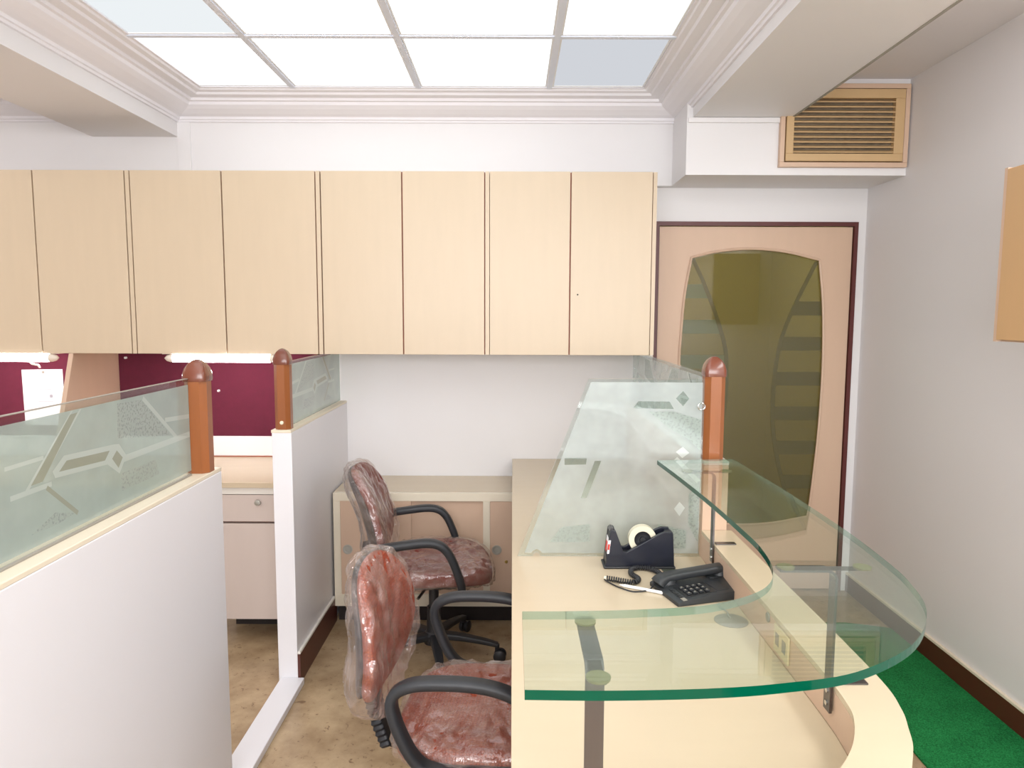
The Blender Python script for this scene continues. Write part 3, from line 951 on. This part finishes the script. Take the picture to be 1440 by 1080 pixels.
gr = nb(); lathe(gr, [(0.0, 0.0), (0.042, 0.0), (0.042, 0.0015), (0.038, 0.003), (0.0, 0.003)], (0.561, 1.763, 0.7522), (0, 0, 1), 32)
gro = obj('cable_grommet', gr, 'greyp', t, smooth=True)
oh = nb(); lathe(oh, [(0.0, 0.0), (0.012, 0.0), (0.011, 0.002), (0.0, 0.002)], (0.6083, 1.637, 0.818), (-1, 0, 0), 20)
obj('blank_cap', oh, 'greyp', t, smooth=True)
bs = bx(0.02, 0.60, 3.0, 3.02, 0.0, 0.7265)
obj('support_panel', bs, 'desk', t)
ep = bx(0.012, 0.030, 0.86, 0.915, 0.0, 0.7265)
obj('end_support', ep, 'desk', t)

# frosted divider standing on the desk
t = thing('desk_screen', 'slant-edged frosted glass screen standing across the reception desk', 'glass screen', (0.3, 2.25, 0.752))
N0 = [(0.0795 + 0.0125 * math.cos(a), 0.7525 + 0.0125 * math.sin(a)) for a in [PI - i * PI / 10 for i in range(11)]]
outl = [(0.018, 0.7525)] + N0 + [(0.604, 0.7525), (0.604, 1.328), (0.240, 1.328)]
pan = obj('glass_pane', prism(nb(), outl, 'y', 2.246, 2.254), 'clear', t)
fs = [(0.040, 0.764), (0.063, 0.764), (0.066, 0.770), (0.0795, 0.777), (0.093, 0.770), (0.096, 0.764), (0.600, 0.764), (0.600, 1.318), (0.247, 1.318)]
pol = [(fs, 0)]
spk = [[(0.43, 1.225), (0.51, 1.225), (0.598, 1.20), (0.598, 1.10), (0.555, 1.14), (0.50, 1.17)],
       [(0.12, 0.80), (0.25, 0.80), (0.25, 0.86), (0.16, 0.85)], [(0.43, 0.78), (0.56, 0.78), (0.56, 0.84), (0.47, 0.86)], [(0.565, 0.86), (0.598, 0.80), (0.598, 0.98), (0.565, 0.96)]]
pol += [(p, 2) for p in spk]
pol += [(strip((0.52, 1.075), (0.595, 1.0), .014), 3)]
pol += [([(0.381, 1.236), (0.398, 1.258), (0.496, 1.257), (0.511, 1.233)], 1), ([(0.516, 1.267), (0.538, 1.291), (0.558, 1.267), (0.539, 1.242)], 1),
        ([(0.166, 1.075), (0.237, 1.075), (0.235, 1.054), (0.167, 1.053)], 1), ([(0.263, 1.066), (0.283, 1.066), (0.239, 0.945), (0.219, 0.945)], 1),
        ([(0.52, 1.096), (0.542, 1.113), (0.563, 1.093), (0.541, 1.076)], 3), ([(0.519, 0.911), (0.536, 0.934), (0.554, 0.914), (0.537, 0.887)], 3)]
obj('etched_film', film(pol, 'y', 2.2453), ['dfrost', 'detch', 'speck', 'dline'], pan)
rg = nb()
tube(rg, [(0.597 + 0.011 * math.cos(a), 2.2435, 1.242 + 0.011 * math.sin(a)) for a in [i * PI / 12 for i in range(24)]], 0.0022, 8, closed=True, up=(0, 1, 0))
obj('fixing_ring', rg, 'chrome', t, smooth=True)

# ------------------------------------------------------------------ glass counter on steel brackets
GZ0, GZ1 = 1.067, 1.080
go = catmull([(0.693, 2.214), (0.702, 1.95), (0.706, 1.79), (0.705, 1.48), (0.692, 1.275), (0.677, 1.178), (0.641, 1.067), (0.558, 0.954), (0.441, 0.874), (0.335, 0.845), (0.243, 0.832), (0.121, 0.826), (0.016, 0.827)], 8)
gi = catmull([(0.016, 1.056), (0.10, 1.058), (0.198, 1.065), (0.313, 1.085), (0.412, 1.144), (0.464, 1.233), (0.486, 1.361), (0.487, 1.50), (0.482, 1.698), (0.468, 1.95), (0.450, 2.190)], 8)
t = thing('glass_counter', 'curved green-edged glass counter top raised over the reception desk', 'counter', (0.5, 1.5, 0.77))
gb = nb()
n = len(go)
# resample both curves so that the sheet is a clean band of quads
def resample(c, n):
    L = [0]
    for p, q in zip(c, c[1:]):
        L.append(L[-1] + (q - p).length)
    o = []
    for i in range(n):
        s = L[-1] * i / (n - 1)
        k = max(j for j in range(len(L)) if L[j] <= s + 1e-9)
        if k >= len(c) - 1:
            o.append(c[-1].copy()); continue
        o.append(c[k].lerp(c[k + 1], (s - L[k]) / (L[k + 1] - L[k])))
    return o
A = resample(go, 110); B = list(reversed(resample(gi, 110)))
R = [[gb.verts.new((p.x, p.y, z)) for p in c] for c, z in ((A, GZ0), (A, GZ1), (B, GZ0), (B, GZ1))]
a0, a1, b0, b1 = R
for i in range(109):
    gb.faces.new((a1[i], a1[i + 1], b1[i + 1], b1[i])).material_index = 0
    gb.faces.new((a0[i], b0[i], b0[i + 1], a0[i + 1])).material_index = 0
    gb.faces.new((a0[i], a0[i + 1], a1[i + 1], a1[i])).material_index = 1
    gb.faces.new((b0[i], b1[i], b1[i + 1], b0[i + 1])).material_index = 1
gb.faces.new((a0[0], a1[0], b1[0], b0[0])).material_index = 1
gb.faces.new((a0[-1], b0[-1], b1[-1], a1[-1])).material_index = 1
bmesh.ops.recalc_face_normals(gb, faces=gb.faces)
obj('glass_top', gb, ['counter', 'greenedge'], t)

def ribbon(bm, pts, wax, wd, th):
    """flat bar of width wd along the fixed axis wax and thickness th, swept along pts."""
    W = Vector(wax)
    P = [Vector(p) for p in pts]
    rings = []
    for i, p in enumerate(P):
        tg = (P[min(i + 1, len(P) - 1)] - P[max(i - 1, 0)]).normalized()
        nn = tg.cross(W).normalized()
        rings.append([bm.verts.new(p + W * wd / 2 * s + nn * th / 2 * q) for s, q in ((1, 1), (-1, 1), (-1, -1), (1, -1))])
    for a, c in zip(rings, rings[1:]):
        for k in range(4):
            bm.faces.new((a[k], a[(k + 1) % 4], c[(k + 1) % 4], c[k]))
    bm.faces.new(rings[0]); bm.faces.new(list(reversed(rings[-1])))
    bmesh.ops.recalc_face_normals(bm, faces=bm.faces)
    return bm
def bracket(p, d, z0, arm, out, wd=0.026):
    """steel bar: rises at p, bends over to run along d under the glass; round pads where the glass sits."""
    p, d = Vector((p[0], p[1], 0)), Vector((d[0], d[1], 0)).normalized()
    wax = Vector((-d.y, d.x, 0))
    zt = GZ0 - 0.0055
    r = 0.018
    pts = [p + Vector((0, 0, z0)), p + Vector((0, 0, zt - r))]
    for i in range(1, 9):
        a = i / 8 * PI / 2
        pts.append(p + d * (r - r * math.cos(a)) + Vector((0, 0, zt - r + r * math.sin(a))))
    pts.append(p + d * arm + Vector((0, 0, zt)))
    bm = nb()
    ribbon(bm, pts, wax, wd, 0.005)
    o = obj('bracket', bm, 'steel', t, smooth=True)
    for s in (arm - 0.014, out):
        c = nb()
        q = p + d * s
        lathe(c, [(0.0, 0.0), (0.016, 0.0), (0.0165, 0.0035), (0.0, 0.0035)], (q.x, q.y, GZ0 - 0.0037 + 0.001), (0, 0, 1), 20)
        bmesh.ops.translate(c, verts=c.verts, vec=(0, 0, -0.001))
        obj('glue_pad', c, 'pad', o, smooth=True)
    tb = nb()
    q0, q1 = p + d * out, p + d * 0.02
    ribbon(tb, [Vector((q0.x, q0.y, zt + 0.0008)) - d * 0.012, Vector((q1.x, q1.y, zt + 0.0008))], wax, wd * 0.7, 0.002)
    obj('outer_tab', tb, 'steel', o)
    ft = nb()
    q0, q1 = p - d * 0.010, p - d * 0.070
    ribbon(ft, [Vector((q0.x, q0.y, LZ + 0.002)), Vector((q1.x, q1.y, LZ + 0.002))], wax, wd * 0.8, 0.003)
    obj('foot_tab', ft, 'steel', o)
    sc = nb()
    for zz in (z0 + 0.015, z0 + 0.04):
        q = p + d * 0.0025
        cyl(sc, (q.x, q.y, zz), d, 0.005, 0.002, 12)
    obj('screw', sc, 'chrome', o)
bracket((0.1125, 0.9235), (0, 1), 0.775, 0.145, -0.038)
bracket((0.6010, 1.295), (-1, 0), 0.785, 0.105, -0.052)
bracket((0.6060, 2.110), (-1, 0), 0.785, 0.095, -0.035)

# ------------------------------------------------------------------ tape dispenser
t = thing('tape_dispenser', 'dark navy tape dispenser with a roll of cream tape on the desk', 'tape dispenser', (0.39, 2.165, 0.752))
def side(y0, y1):
    prof = [(0.288, 0.760), (0.300, 0.866), (0.306, 0.872), (0.318, 0.870), (0.342, 0.806), (0.352, 0.804), (0.452, 0.862), (0.468, 0.868), (0.490, 0.867), (0.494, 0.860), (0.499, 0.760)]
    return prism(nb(), prof, 'y', y0, y1, bev=0.0015)
obj('side_wall', side(2.135, 2.147), 'navy', t)
obj('side_wall', side(2.188, 2.200), 'navy', t)
bd = nb()
box(bd, 0.290, 0.497, 2.1475, 2.1875, 0.7605, 0.795)
box(bd, 0.474, 0.496, 2.1475, 2.1875, 0.795, 0.862, 0.002)
prism(bd, [(0.291, 0.795), (0.330, 0.795), (0.316, 0.852), (0.302, 0.860)], 'y', 2.1475, 2.1875)
obj('body', bd, 'navy', t)
obj('base_pad', bx(0.282, 0.503, 2.131, 2.204, 0.7525, 0.7602, 0.003), 'blackp', t)
tr = nb()
lathe(tr, [(0.026, 0.0), (0.043, 0.0), (0.043, 0.024), (0.026, 0.024), (0.026, 0.0)], (0.404, 2.1555, 0.838), (0, 1, 0), 40)
obj('tape_roll', tr, 'tape', t, smooth=True)
hb = nb()
lathe(hb, [(0.0, -0.002), (0.008, -0.002), (0.010, 0.004), (0.020, 0.004), (0.0255, 0.0), (0.0255, 0.026), (0.0, 0.026)], (0.404, 2.1545, 0.838), (0, 1, 0), 30)
obj('hub', hb, 'blackp', t, smooth=True)
bl = nb()
prism(bl, [(0.2995, 0.866), (0.3045, 0.877), (0.312, 0.8755), (0.312, 0.866)], 'y', 2.149, 2.186)
obj('cutter_blade', bl, 'steel', t)
lbm = nb()
prism(lbm, [(2.150, 0.785), (2.185, 0.785), (2.185, 0.845), (2.150, 0.845)], 'x', 0.2795, 0.2805)
for v in lbm.verts:
    v.co.x = 0.2885 + (v.co.z - 0.760) * (0.012 / 0.106) - 0.0003 + (v.co.x - 0.280)
lb = obj('label', lbm, 'paper', t)
l2 = nb()
prism(l2, [(2.155, 0.800), (2.180, 0.800), (2.180, 0.830), (2.155, 0.830)], 'x', 0.2785, 0.2794)
for v in l2.verts:
    v.co.x = 0.2885 + (v.co.z - 0.760) * (0.012 / 0.106) - 0.0003 + (v.co.x - 0.280)
obj('label_patch', l2, 'redl', lb)
# the label folds round to the near side of the tower
l3 = nb()
prism(l3, [(0.2915, 0.800), (0.298, 0.800), (0.303, 0.842), (0.2955, 0.842)], 'y', 2.1343, 2.1349)
lb2 = obj('label', l3, 'paper', t)
l4 = nb()
prism(l4, [(0.2928, 0.812), (0.2985, 0.812), (0.3005, 0.830), (0.2948, 0.830)], 'y', 2.1337, 2.1342)
obj('label_patch', l4, 'redl', lb2)

# ------------------------------------------------------------------ telephone
RP = math.radians(17)
t = thing('telephone', 'black corded desk telephone beside the curved glass counter', 'telephone', (0.527, 1.957, 0.7525), RP)
L2, W2 = 0.110, 0.082
bd = nb()
prism(bd, [(-L2, 0.0), (L2, 0.0), (L2 - 0.003, 0.020), (L2 - 0.016, 0.027), (-L2 + 0.012, 0.016), (-L2, 0.010)], 'y', -W2, W2, bev=0.003)
base = obj('base', bd, 'phone', t, local=True, smooth=True)
sl = (0.027 - 0.016) / (2 * L2 - 0.028)
def ztop(x):
    return 0.016 + sl * (x + L2 - 0.012)
ang = math.atan(sl)
def on_top(bm, x, y, dz):
    bmesh.ops.rotate(bm, verts=bm.verts, cent=(0, 0, 0), matrix=Matrix.Rotation(-ang, 3, 'Y'))
    bmesh.ops.translate(bm, verts=bm.verts, vec=(x, y, ztop(x) + dz))
    return bm
kp = on_top(bx(-0.048, 0.048, -0.036, 0.036, -0.001, 0.0018, 0.001), -0.030, -0.030, 0)
obj('keypad', kp, 'key', base, local=True)
for i in range(4):
    for j in range(3):
        k = bx(-0.0065, 0.0065, -0.0065, 0.0065, 0, 0.005, 0.0018)
        ko = obj('key', on_top(k, -0.062 + i * 0.0185, -0.054 + j * 0.0200, 0.0018), 'charp', base, local=True)
        if i == 0 and j == 0:
            pass
gly = nb()
for i in range(4):
    for j in range(3):
        g = bx(-0.0022, 0.0022, -0.0026, 0.0026, 0.0069, 0.0072)
        on_top(g, -0.062 + i * 0.0185, -0.054 + j * 0.0200, 0)
        me = bpy.data.meshes.new('g'); g.to_mesh(me); g.free(); gly.from_mesh(me); bpy.data.meshes.remove(me)
obj('key_print', gly, 'greyp', base, local=True)
dp = on_top(bx(-0.018, 0.018, -0.034, 0.034, -0.001, 0.0015, 0.001), 0.040, -0.030, 0)
obj('display_strip', dp, 'charp', base, local=True)
for j in range(5):
    m_ = on_top(bx(-0.004, 0.004, -0.005, 0.005, 0, 0.003, 0.001), 0.002 - 0.094, -0.060 + j * 0.0125, 0.0005)
    obj('memory_key', m_, 'key', base, local=True)
wl = on_top(bx(-0.006, 0.006, -0.018, 0.0, 0, 0.0012), -0.090, -0.066, 0)
obj('name_label', wl, 'greyp', base, local=True)
obj('cradle', bx(-L2 + 0.012, -L2 + 0.058, 0.020, 0.066, 0.0145, 0.0200, 0.002), 'phone', base, local=True, smooth=True)
obj('cradle', bx(L2 - 0.060, L2 - 0.012, 0.020, 0.066, 0.0235, 0.0275, 0.002), 'phone', base, local=True, smooth=True)
hs = nb()
hp = catmull([(-0.106, 0.042, 0.018), (-0.095, 0.042, 0.029), (-0.066, 0.042, 0.036), (0.01, 0.042, 0.041), (0.080, 0.042, 0.044), (0.103, 0.042, 0.042), (0.114, 0.042, 0.037)], 7)
hr = []
for i in range(len(hp)):
    q = i / (len(hp) - 1)
    hr.append(0.80 + 0.32 * (abs(q - 0.5) * 2) ** 2 - (0.25 if i in (0, len(hp) - 1) else 0))
tube(hs, hp, hr, sect=rrect(0.024, 0.013, 0.009), up=(0, 0, 1))
handset = obj('handset', hs, 'phone', t, local=True, smooth=True)
for x, z0_, z1_ in ((-0.074, 0.0205, 0.030), (0.094, 0.028, 0.040)):
    e = nb(); cyl(e, (x, 0.042, z0_), (0, 0, 1), 0.024, z1_ - z0_, 24, 0.021)
    obj('earpiece' if x > 0 else 'mouthpiece', e, 'phone', handset, local=True, smooth=True)

def arclen(P):
    L = [0]
    for p, q in zip(P, P[1:]):
        L.append(L[-1] + (q - p).length)
    return L
# curly handset cord
cpath = catmull([(0.278, 2.033, 0.7615), (0.302, 2.022, 0.7615), (0.335, 2.006, 0.7615), (0.358, 2.004, 0.7615), (0.370, 2.030, 0.7615), (0.356, 2.070, 0.7615), (0.366, 2.110, 0.7615), (0.396, 2.121, 0.7615), (0.425, 2.108, 0.7615), (0.440, 2.078, 0.7615), (0.437, 2.060, 0.7615)], 12)
LL = arclen(cpath)
hel = []
turns = 46
NS = turns * 10
k = 0
for i in range(NS + 1):
    s = LL[-1] * i / NS
    while k < len(LL) - 2 and LL[k + 1] < s:
        k += 1
    f_ = (s - LL[k]) / (LL[k + 1] - LL[k])
    c = cpath[k].lerp(cpath[k + 1], f_)
    tg = (cpath[k + 1] - cpath[k]).normalized()
    sd = Vector((-tg.y, tg.x, 0))
    a = 2 * PI * turns * i / NS
    hel.append(c + sd * 0.0062 * math.cos(a) + Vector((0, 0, 0.0062 * math.sin(a))))
cb = nb()
tube(cb, hel, 0.0022, 6)
root = thing('handset_cord', 'black coiled telephone cord lying on the desk left of the telephone', 'cord', (0.34, 2.02, 0.7525))
obj('coil', cb, 'blackp', root, smooth='all')
wr = nb()
tube(wr, catmull([(0.276, 2.034, 0.7615), (0.272, 2.030, 0.758), (0.285, 2.010, 0.7555), (0.306, 1.978, 0.7555), (0.338, 1.948, 0.7555), (0.372, 1.950, 0.7555), (0.395, 1.966, 0.757), (0.405, 1.980, 0.766), (0.408, 1.985, 0.776)], 8), 0.0022, 8)
obj('straight_wire', wr, 'blackp', root, smooth=True)
pl = nb(); cyl(pl, (0.279, 2.033, 0.7615), (-0.9, 0.4, 0), 0.0055, 0.008, 12)
obj('plug', pl, 'tape', root)
# line cord from behind the phone to the grommet
wr = nb()
tube(wr, catmull([(0.560, 1.870, 0.7547), (0.556, 1.845, 0.7547), (0.566, 1.815, 0.7547), (0.562, 1.793, 0.7572), (0.561, 1.770, 0.7576)], 8), 0.002, 8)
tag(obj('line_cord', wr, 'greyp', smooth=True), 'thin grey cord running from the telephone to the round desk grommet', 'cord')
# white pen and dark card
pt = thing('pen', 'white pen lying on the desk between the cord and telephone', 'pen', (0.36, 1.965, 0.7525))
a, c = Vector((0.322, 1.986, 0.7572)), Vector((0.425, 1.932, 0.7572))
dirn = (c - a).normalized()
pb = nb(); cyl(pb, a, dirn, 0.0045, (c - a).length, 14)
obj('barrel', pb, 'white', pt, smooth=True)
pb = nb(); cyl(pb, a - dirn * 0.0135, dirn, 0.0015, 0.013, 14, 0.004)
obj('tip', pb, 'white', pt, smooth=True)
cd = thing('card_sleeve', 'small dark green card lying behind the telephone', 'card', (0.48, 2.10, 0.7525))
cb = nb(); prism(cb, [(0.458, 2.128), (0.506, 2.128), (0.520, 2.072), (0.474, 2.066)], 'z', 0.7525, 0.7545)
sl_ = obj('sleeve', cb, 'card', cd)
cb = nb(); prism(cb, [(0.488, 2.112), (0.497, 2.112), (0.504, 2.088), (0.495, 2.088)], 'z', 0.7546, 0.7550)
obj('print', cb, 'greyp', sl_)

# ------------------------------------------------------------------ carpet
cb = nb()
prism(cb, [(1.20, YN + 0.2), (1.855, YN + 0.2), (1.853, 3.37), (1.66, 3.43), (1.44, 3.43), (1.42, 2.6), (1.41, 2.2)], 'z', 0.0005, 0.007)
tag(obj('carpet', cb, 'turf'), 'green synthetic carpet runner on the floor along the right wall', 'carpet')

# ------------------------------------------------------------------ chairs
def spow(v, e):
    return math.copysign(abs(v) ** e, v)

def superq(a, b, c, e1, e2, nu, nv, deform=None, noise_amp=0.0, nscale=(1, 1, 1), seed=0.0):
    """closed superquadric cushion; deform(p) bends it; noise_amp crumples it."""
    bm = nb()
    rows_ = []
    for j in range(nv + 1):
        ph = -PI / 2 + PI * j / nv
        row = []
        for i in range(nu if 0 < j < nv else 1):
            th = 2 * PI * i / nu
            p = Vector((a * spow(math.cos(ph), e1) * spow(math.cos(th), e2), b * spow(math.cos(ph), e1) * spow(math.sin(th), e2), c * spow(math.sin(ph), e1)))
            if noise_amp:
                nrm = Vector((p.x / a / a, p.y / b / b, p.z / c / c))
                if nrm.length > 0:
                    nrm.normalize()
                q = Vector((p.x * nscale[0] + seed, p.y * nscale[1], p.z * nscale[2]))
                w_ = abs(noise.noise(q * 9)) * 1.2 + 0.7 * abs(noise.noise(q * 22 + Vector((3, 1, 2)))) + 0.6 * noise.noise(q * 50)
                p = p + nrm * (w_ - 0.33) * noise_amp
            if deform:
                p = deform(p)
            row.append(bm.verts.new(p))
        rows_.append(row)
    for r0, r1 in zip(rows_, rows_[1:]):
        for i in range(nu):
            k = (i + 1) % nu
            if len(r0) == 1:
                bm.faces.new((r0[0], r1[k], r1[i]))
            elif len(r1) == 1:
                bm.faces.new((r0[i], r0[k], r1[0]))
            else:
                bm.faces.new((r0[i], r0[k], r1[k], r1[i]))
    bmesh.ops.recalc_face_normals(bm, faces=bm.faces)
    return bm

def chair_base(t, a0, zs):
    """five-star base with castors, gas column and tilt lever; zs is the underside of the seat."""
    c = nb()
    lathe(c, [(0.0, 0.075), (0.045, 0.075), (0.048, 0.115), (0.034, 0.13), (0.030, 0.22), (0.030, 0.24), (0.022, 0.24), (0.022, zs - 0.02), (0.0, zs - 0.02)], (0, 0, 0), (0, 0, 1), 22)
    obj('gas_column', c, 'blackp', t, local=True, smooth=True)
    mb = bx(-0.09, 0.10, -0.07, 0.07, zs - 0.045, zs - 0.0005, 0.008)
    mech = obj('seat_mechanism', mb, 'blackp', t, local=True, smooth=True)
    lv = nb()
    tube(lv, [(-0.03, -0.07, zs - 0.03), (-0.05, -0.14, zs - 0.032), (-0.065, -0.17, zs - 0.04)], 0.006, 8)
    lo_ = obj('lever', lv, 'steel', mech, local=True, smooth=True)
    for k in range(5):
        a = math.radians(a0 + 72 * k)
        d = Vector((math.cos(a), math.sin(a), 0))
        lg = nb()
        pts = [d * 0.035 + Vector((0, 0, 0.108)), d * 0.12 + Vector((0, 0, 0.104)), d * 0.22 + Vector((0, 0, 0.090)), d * 0.285 + Vector((0, 0, 0.076))]
        tube(lg, catmull(pts, 4), [1.15 - 0.04 * i for i in range(13)], sect=rrect(0.021, 0.014, 0.008), up=(0, 0, 1))
        leg = obj('leg', lg, 'charp', t, local=True, smooth=True)
        cs = nb()
        p = d * 0.283
        sd = Vector((-d.y, d.x, 0))
        cyl(cs, p + Vector((0, 0, 0.05)), (0, 0, 1), 0.010, 0.03, 12)
        off = p + d * 0.012
        for s in (-1, 1):
            q = off + sd * (0.005 * s)
            lathe(cs, [(0.0, 0.0), (0.026, 0.0), (0.0275, 0.004), (0.0275, 0.014), (0.022, 0.018), (0.0, 0.018)], (q.x, q.y, 0.0280), sd * s, 20)
        obj('caster', cs, 'blackp', leg, local=True, smooth=True)

def make_chair(label, loc, rz, fab, a0, arm_style, seat_z, back_c, back_tilt, back_dim, back_rot, seed, be=0.62, sx=0.012):
    t = thing('swivel_chair', label, 'chair', loc, math.radians(rz), 'red swivel chairs at the reception desk')
    zc = seat_z - 0.045
    chair_base(t, a0, zc - 0.045)
    def sdef(p):
        x, y, z = p
        z = z - 0.9 * max(0.0, x - 0.10) ** 2 * 1.2 + 0.25 * y * y - 0.12 * max(0, 0.12 - abs(x)) * max(0, 0.14 - abs(y)) * 2
        return Vector((x + sx, y, z + zc))
    seat = obj('seat', superq(0.245, 0.245, 0.042, 0.45, 0.62, 48, 18, sdef), fab, t, local=True, smooth='all')
    obj('seat_shell', superq(0.215, 0.215, 0.018, 0.5, 0.62, 36, 10, lambda p: sdef(p + Vector((0, 0, -0.030)))), 'blackp', t, local=True, smooth='all')
    obj('plastic_wrap', superq(0.256, 0.256, 0.049, 0.5, 0.62, 170, 60, sdef, 0.016, (1, 0.55, 1), seed), 'wrap', seat, local=True, smooth='all')
    a, h, th = back_dim
    R_ = Matrix.Rotation(math.radians(back_rot), 3, 'Z') @ Matrix.Rotation(math.radians(-back_tilt), 3, 'Y')
    def bdef(p):
        q = Vector((p.x + 1.0 * p.y * p.y + 0.35 * max(0, -p.z) * 0.3 + 0.012 * math.cos(p.z / h * PI), p.y * (1.0 - 0.10 * (p.z / h)), p.z))
        return R_ @ q + Vector(back_c)
    back = obj('backrest', superq(th, a, h, be, 0.72, 48, 26, bdef), fab, t, local=True, smooth='all')
    obj('back_shell', superq(th * 0.55, a * 0.97, h * 0.97, be, 0.72, 40, 20, lambda p: bdef(p + Vector((-th * 0.75, 0, 0)))), 'blackp' if arm_style == 'loop' else 'blackp', t, local=True, smooth='all')
    def wdef(p):
        lowr = max(0, -p.z / h)
        return bdef(p + Vector((-th * 0.38 + (0.022 * lowr if p.x > 0 else -0.01 * lowr), 0, -0.003 - 0.028 * lowr)))
    obj('plastic_wrap', superq(th * 1.62, a * 1.05, h * 1.075, be * 0.95, 0.75, 180, 100, wdef, 0.016, (1, 1, 0.5), seed + 5), 'wrap', back, local=True, smooth='all')
    # bellows-covered back stem
    b0 = Vector((back_c[0] - 0.015, 0, back_c[2] - h + 0.06))
    b1 = Vector((back_c[0] + 0.035, 0, zc - 0.085))
    b2 = Vector((-0.08, 0, zc - 0.070))
    bl = nb()
    n_ = 44
    pts = catmull([b0, (b0 + b1) / 2 + Vector((-0.014, 0, 0)), b1], 14)
    rr = [1.0 + 0.07 * (1 if i % 2 else -1) for i in range(len(pts))]
    tube(bl, pts, rr, sect=rrect(0.036, 0.016, 0.008), up=(1, 0, 0))
    obj('back_stem', bl, 'blackp', t, local=True, smooth=True)
    st = nb()
    tube(st, [b1 + Vector((-0.01, 0, 0.012)), b1 + Vector((0.03, 0, -0.004)), b2], 1.0, sect=rrect(0.026, 0.006, 0.003), up=(0, 0, 1))
    obj('stem_bar', st, 'blackp', t, local=True)
    for s in (-1, 1):
        am = nb()
        y = s * 0.262
        if arm_style == 'open':
            pts = catmull([(-0.275, y, 0.584), (-0.16, y, 0.600), (-0.04, y, 0.612), (0.020, y, 0.604), (0.058, y, 0.572), (0.088, y, 0.51), (0.112, y * 0.99, zc + 0.005), (0.116, y * 0.93, zc - 0.035)], 6)
            r_ = [0.75 + 0.25 * min(1, i / 4) for i in range(len(pts))]
            tube(am, pts, r_, sect=rrect(0.024, 0.016, 0.012), up=(0, 0, 1))
        else:
            y = s * 0.272
            pts = [(-0.195, y, 0.622), (-0.10, y, 0.633), (0.00, y, 0.628), (0.07, y, 0.605), (0.125, y, 0.56), (0.135, y, 0.50), (0.12, y * 0.985, 0.435), (0.07, y * 0.97, 0.400), (-0.02, y * 0.96, 0.394), (-0.10, y * 0.97, 0.394), (-0.168, y * 0.985, 0.416), (-0.214, y, 0.49), (-0.238, y, 0.580)]
            pts = catmull(pts, 6, closed=True)
            tube(am, pts, 1.0, sect=rrect(0.022, 0.014, 0.011), closed=True, up=(0, 0, 1))
        arm = obj('armrest', am, 'charp', t, local=True, smooth=True)
    return t

make_chair('dark red plastic-wrapped swivel chair with open arms beside the low cabinet', (-0.345, 3.06, 0), 6, 'fabA', -12, 'open', 0.475,
           (-0.275, 0, 0.680), 13, (0.215, 0.205, 0.030), -2, 1.3)
make_chair('orange red plastic-wrapped swivel chair with closed loop arms tucked under the desk', (-0.035, 1.93, 0), -5, 'fabB', 20, 'loop', 0.432,
           (-0.355, 0, 0.658), 0, (0.197, 0.196, 0.032), -3, 7.7, 0.85, -0.03)
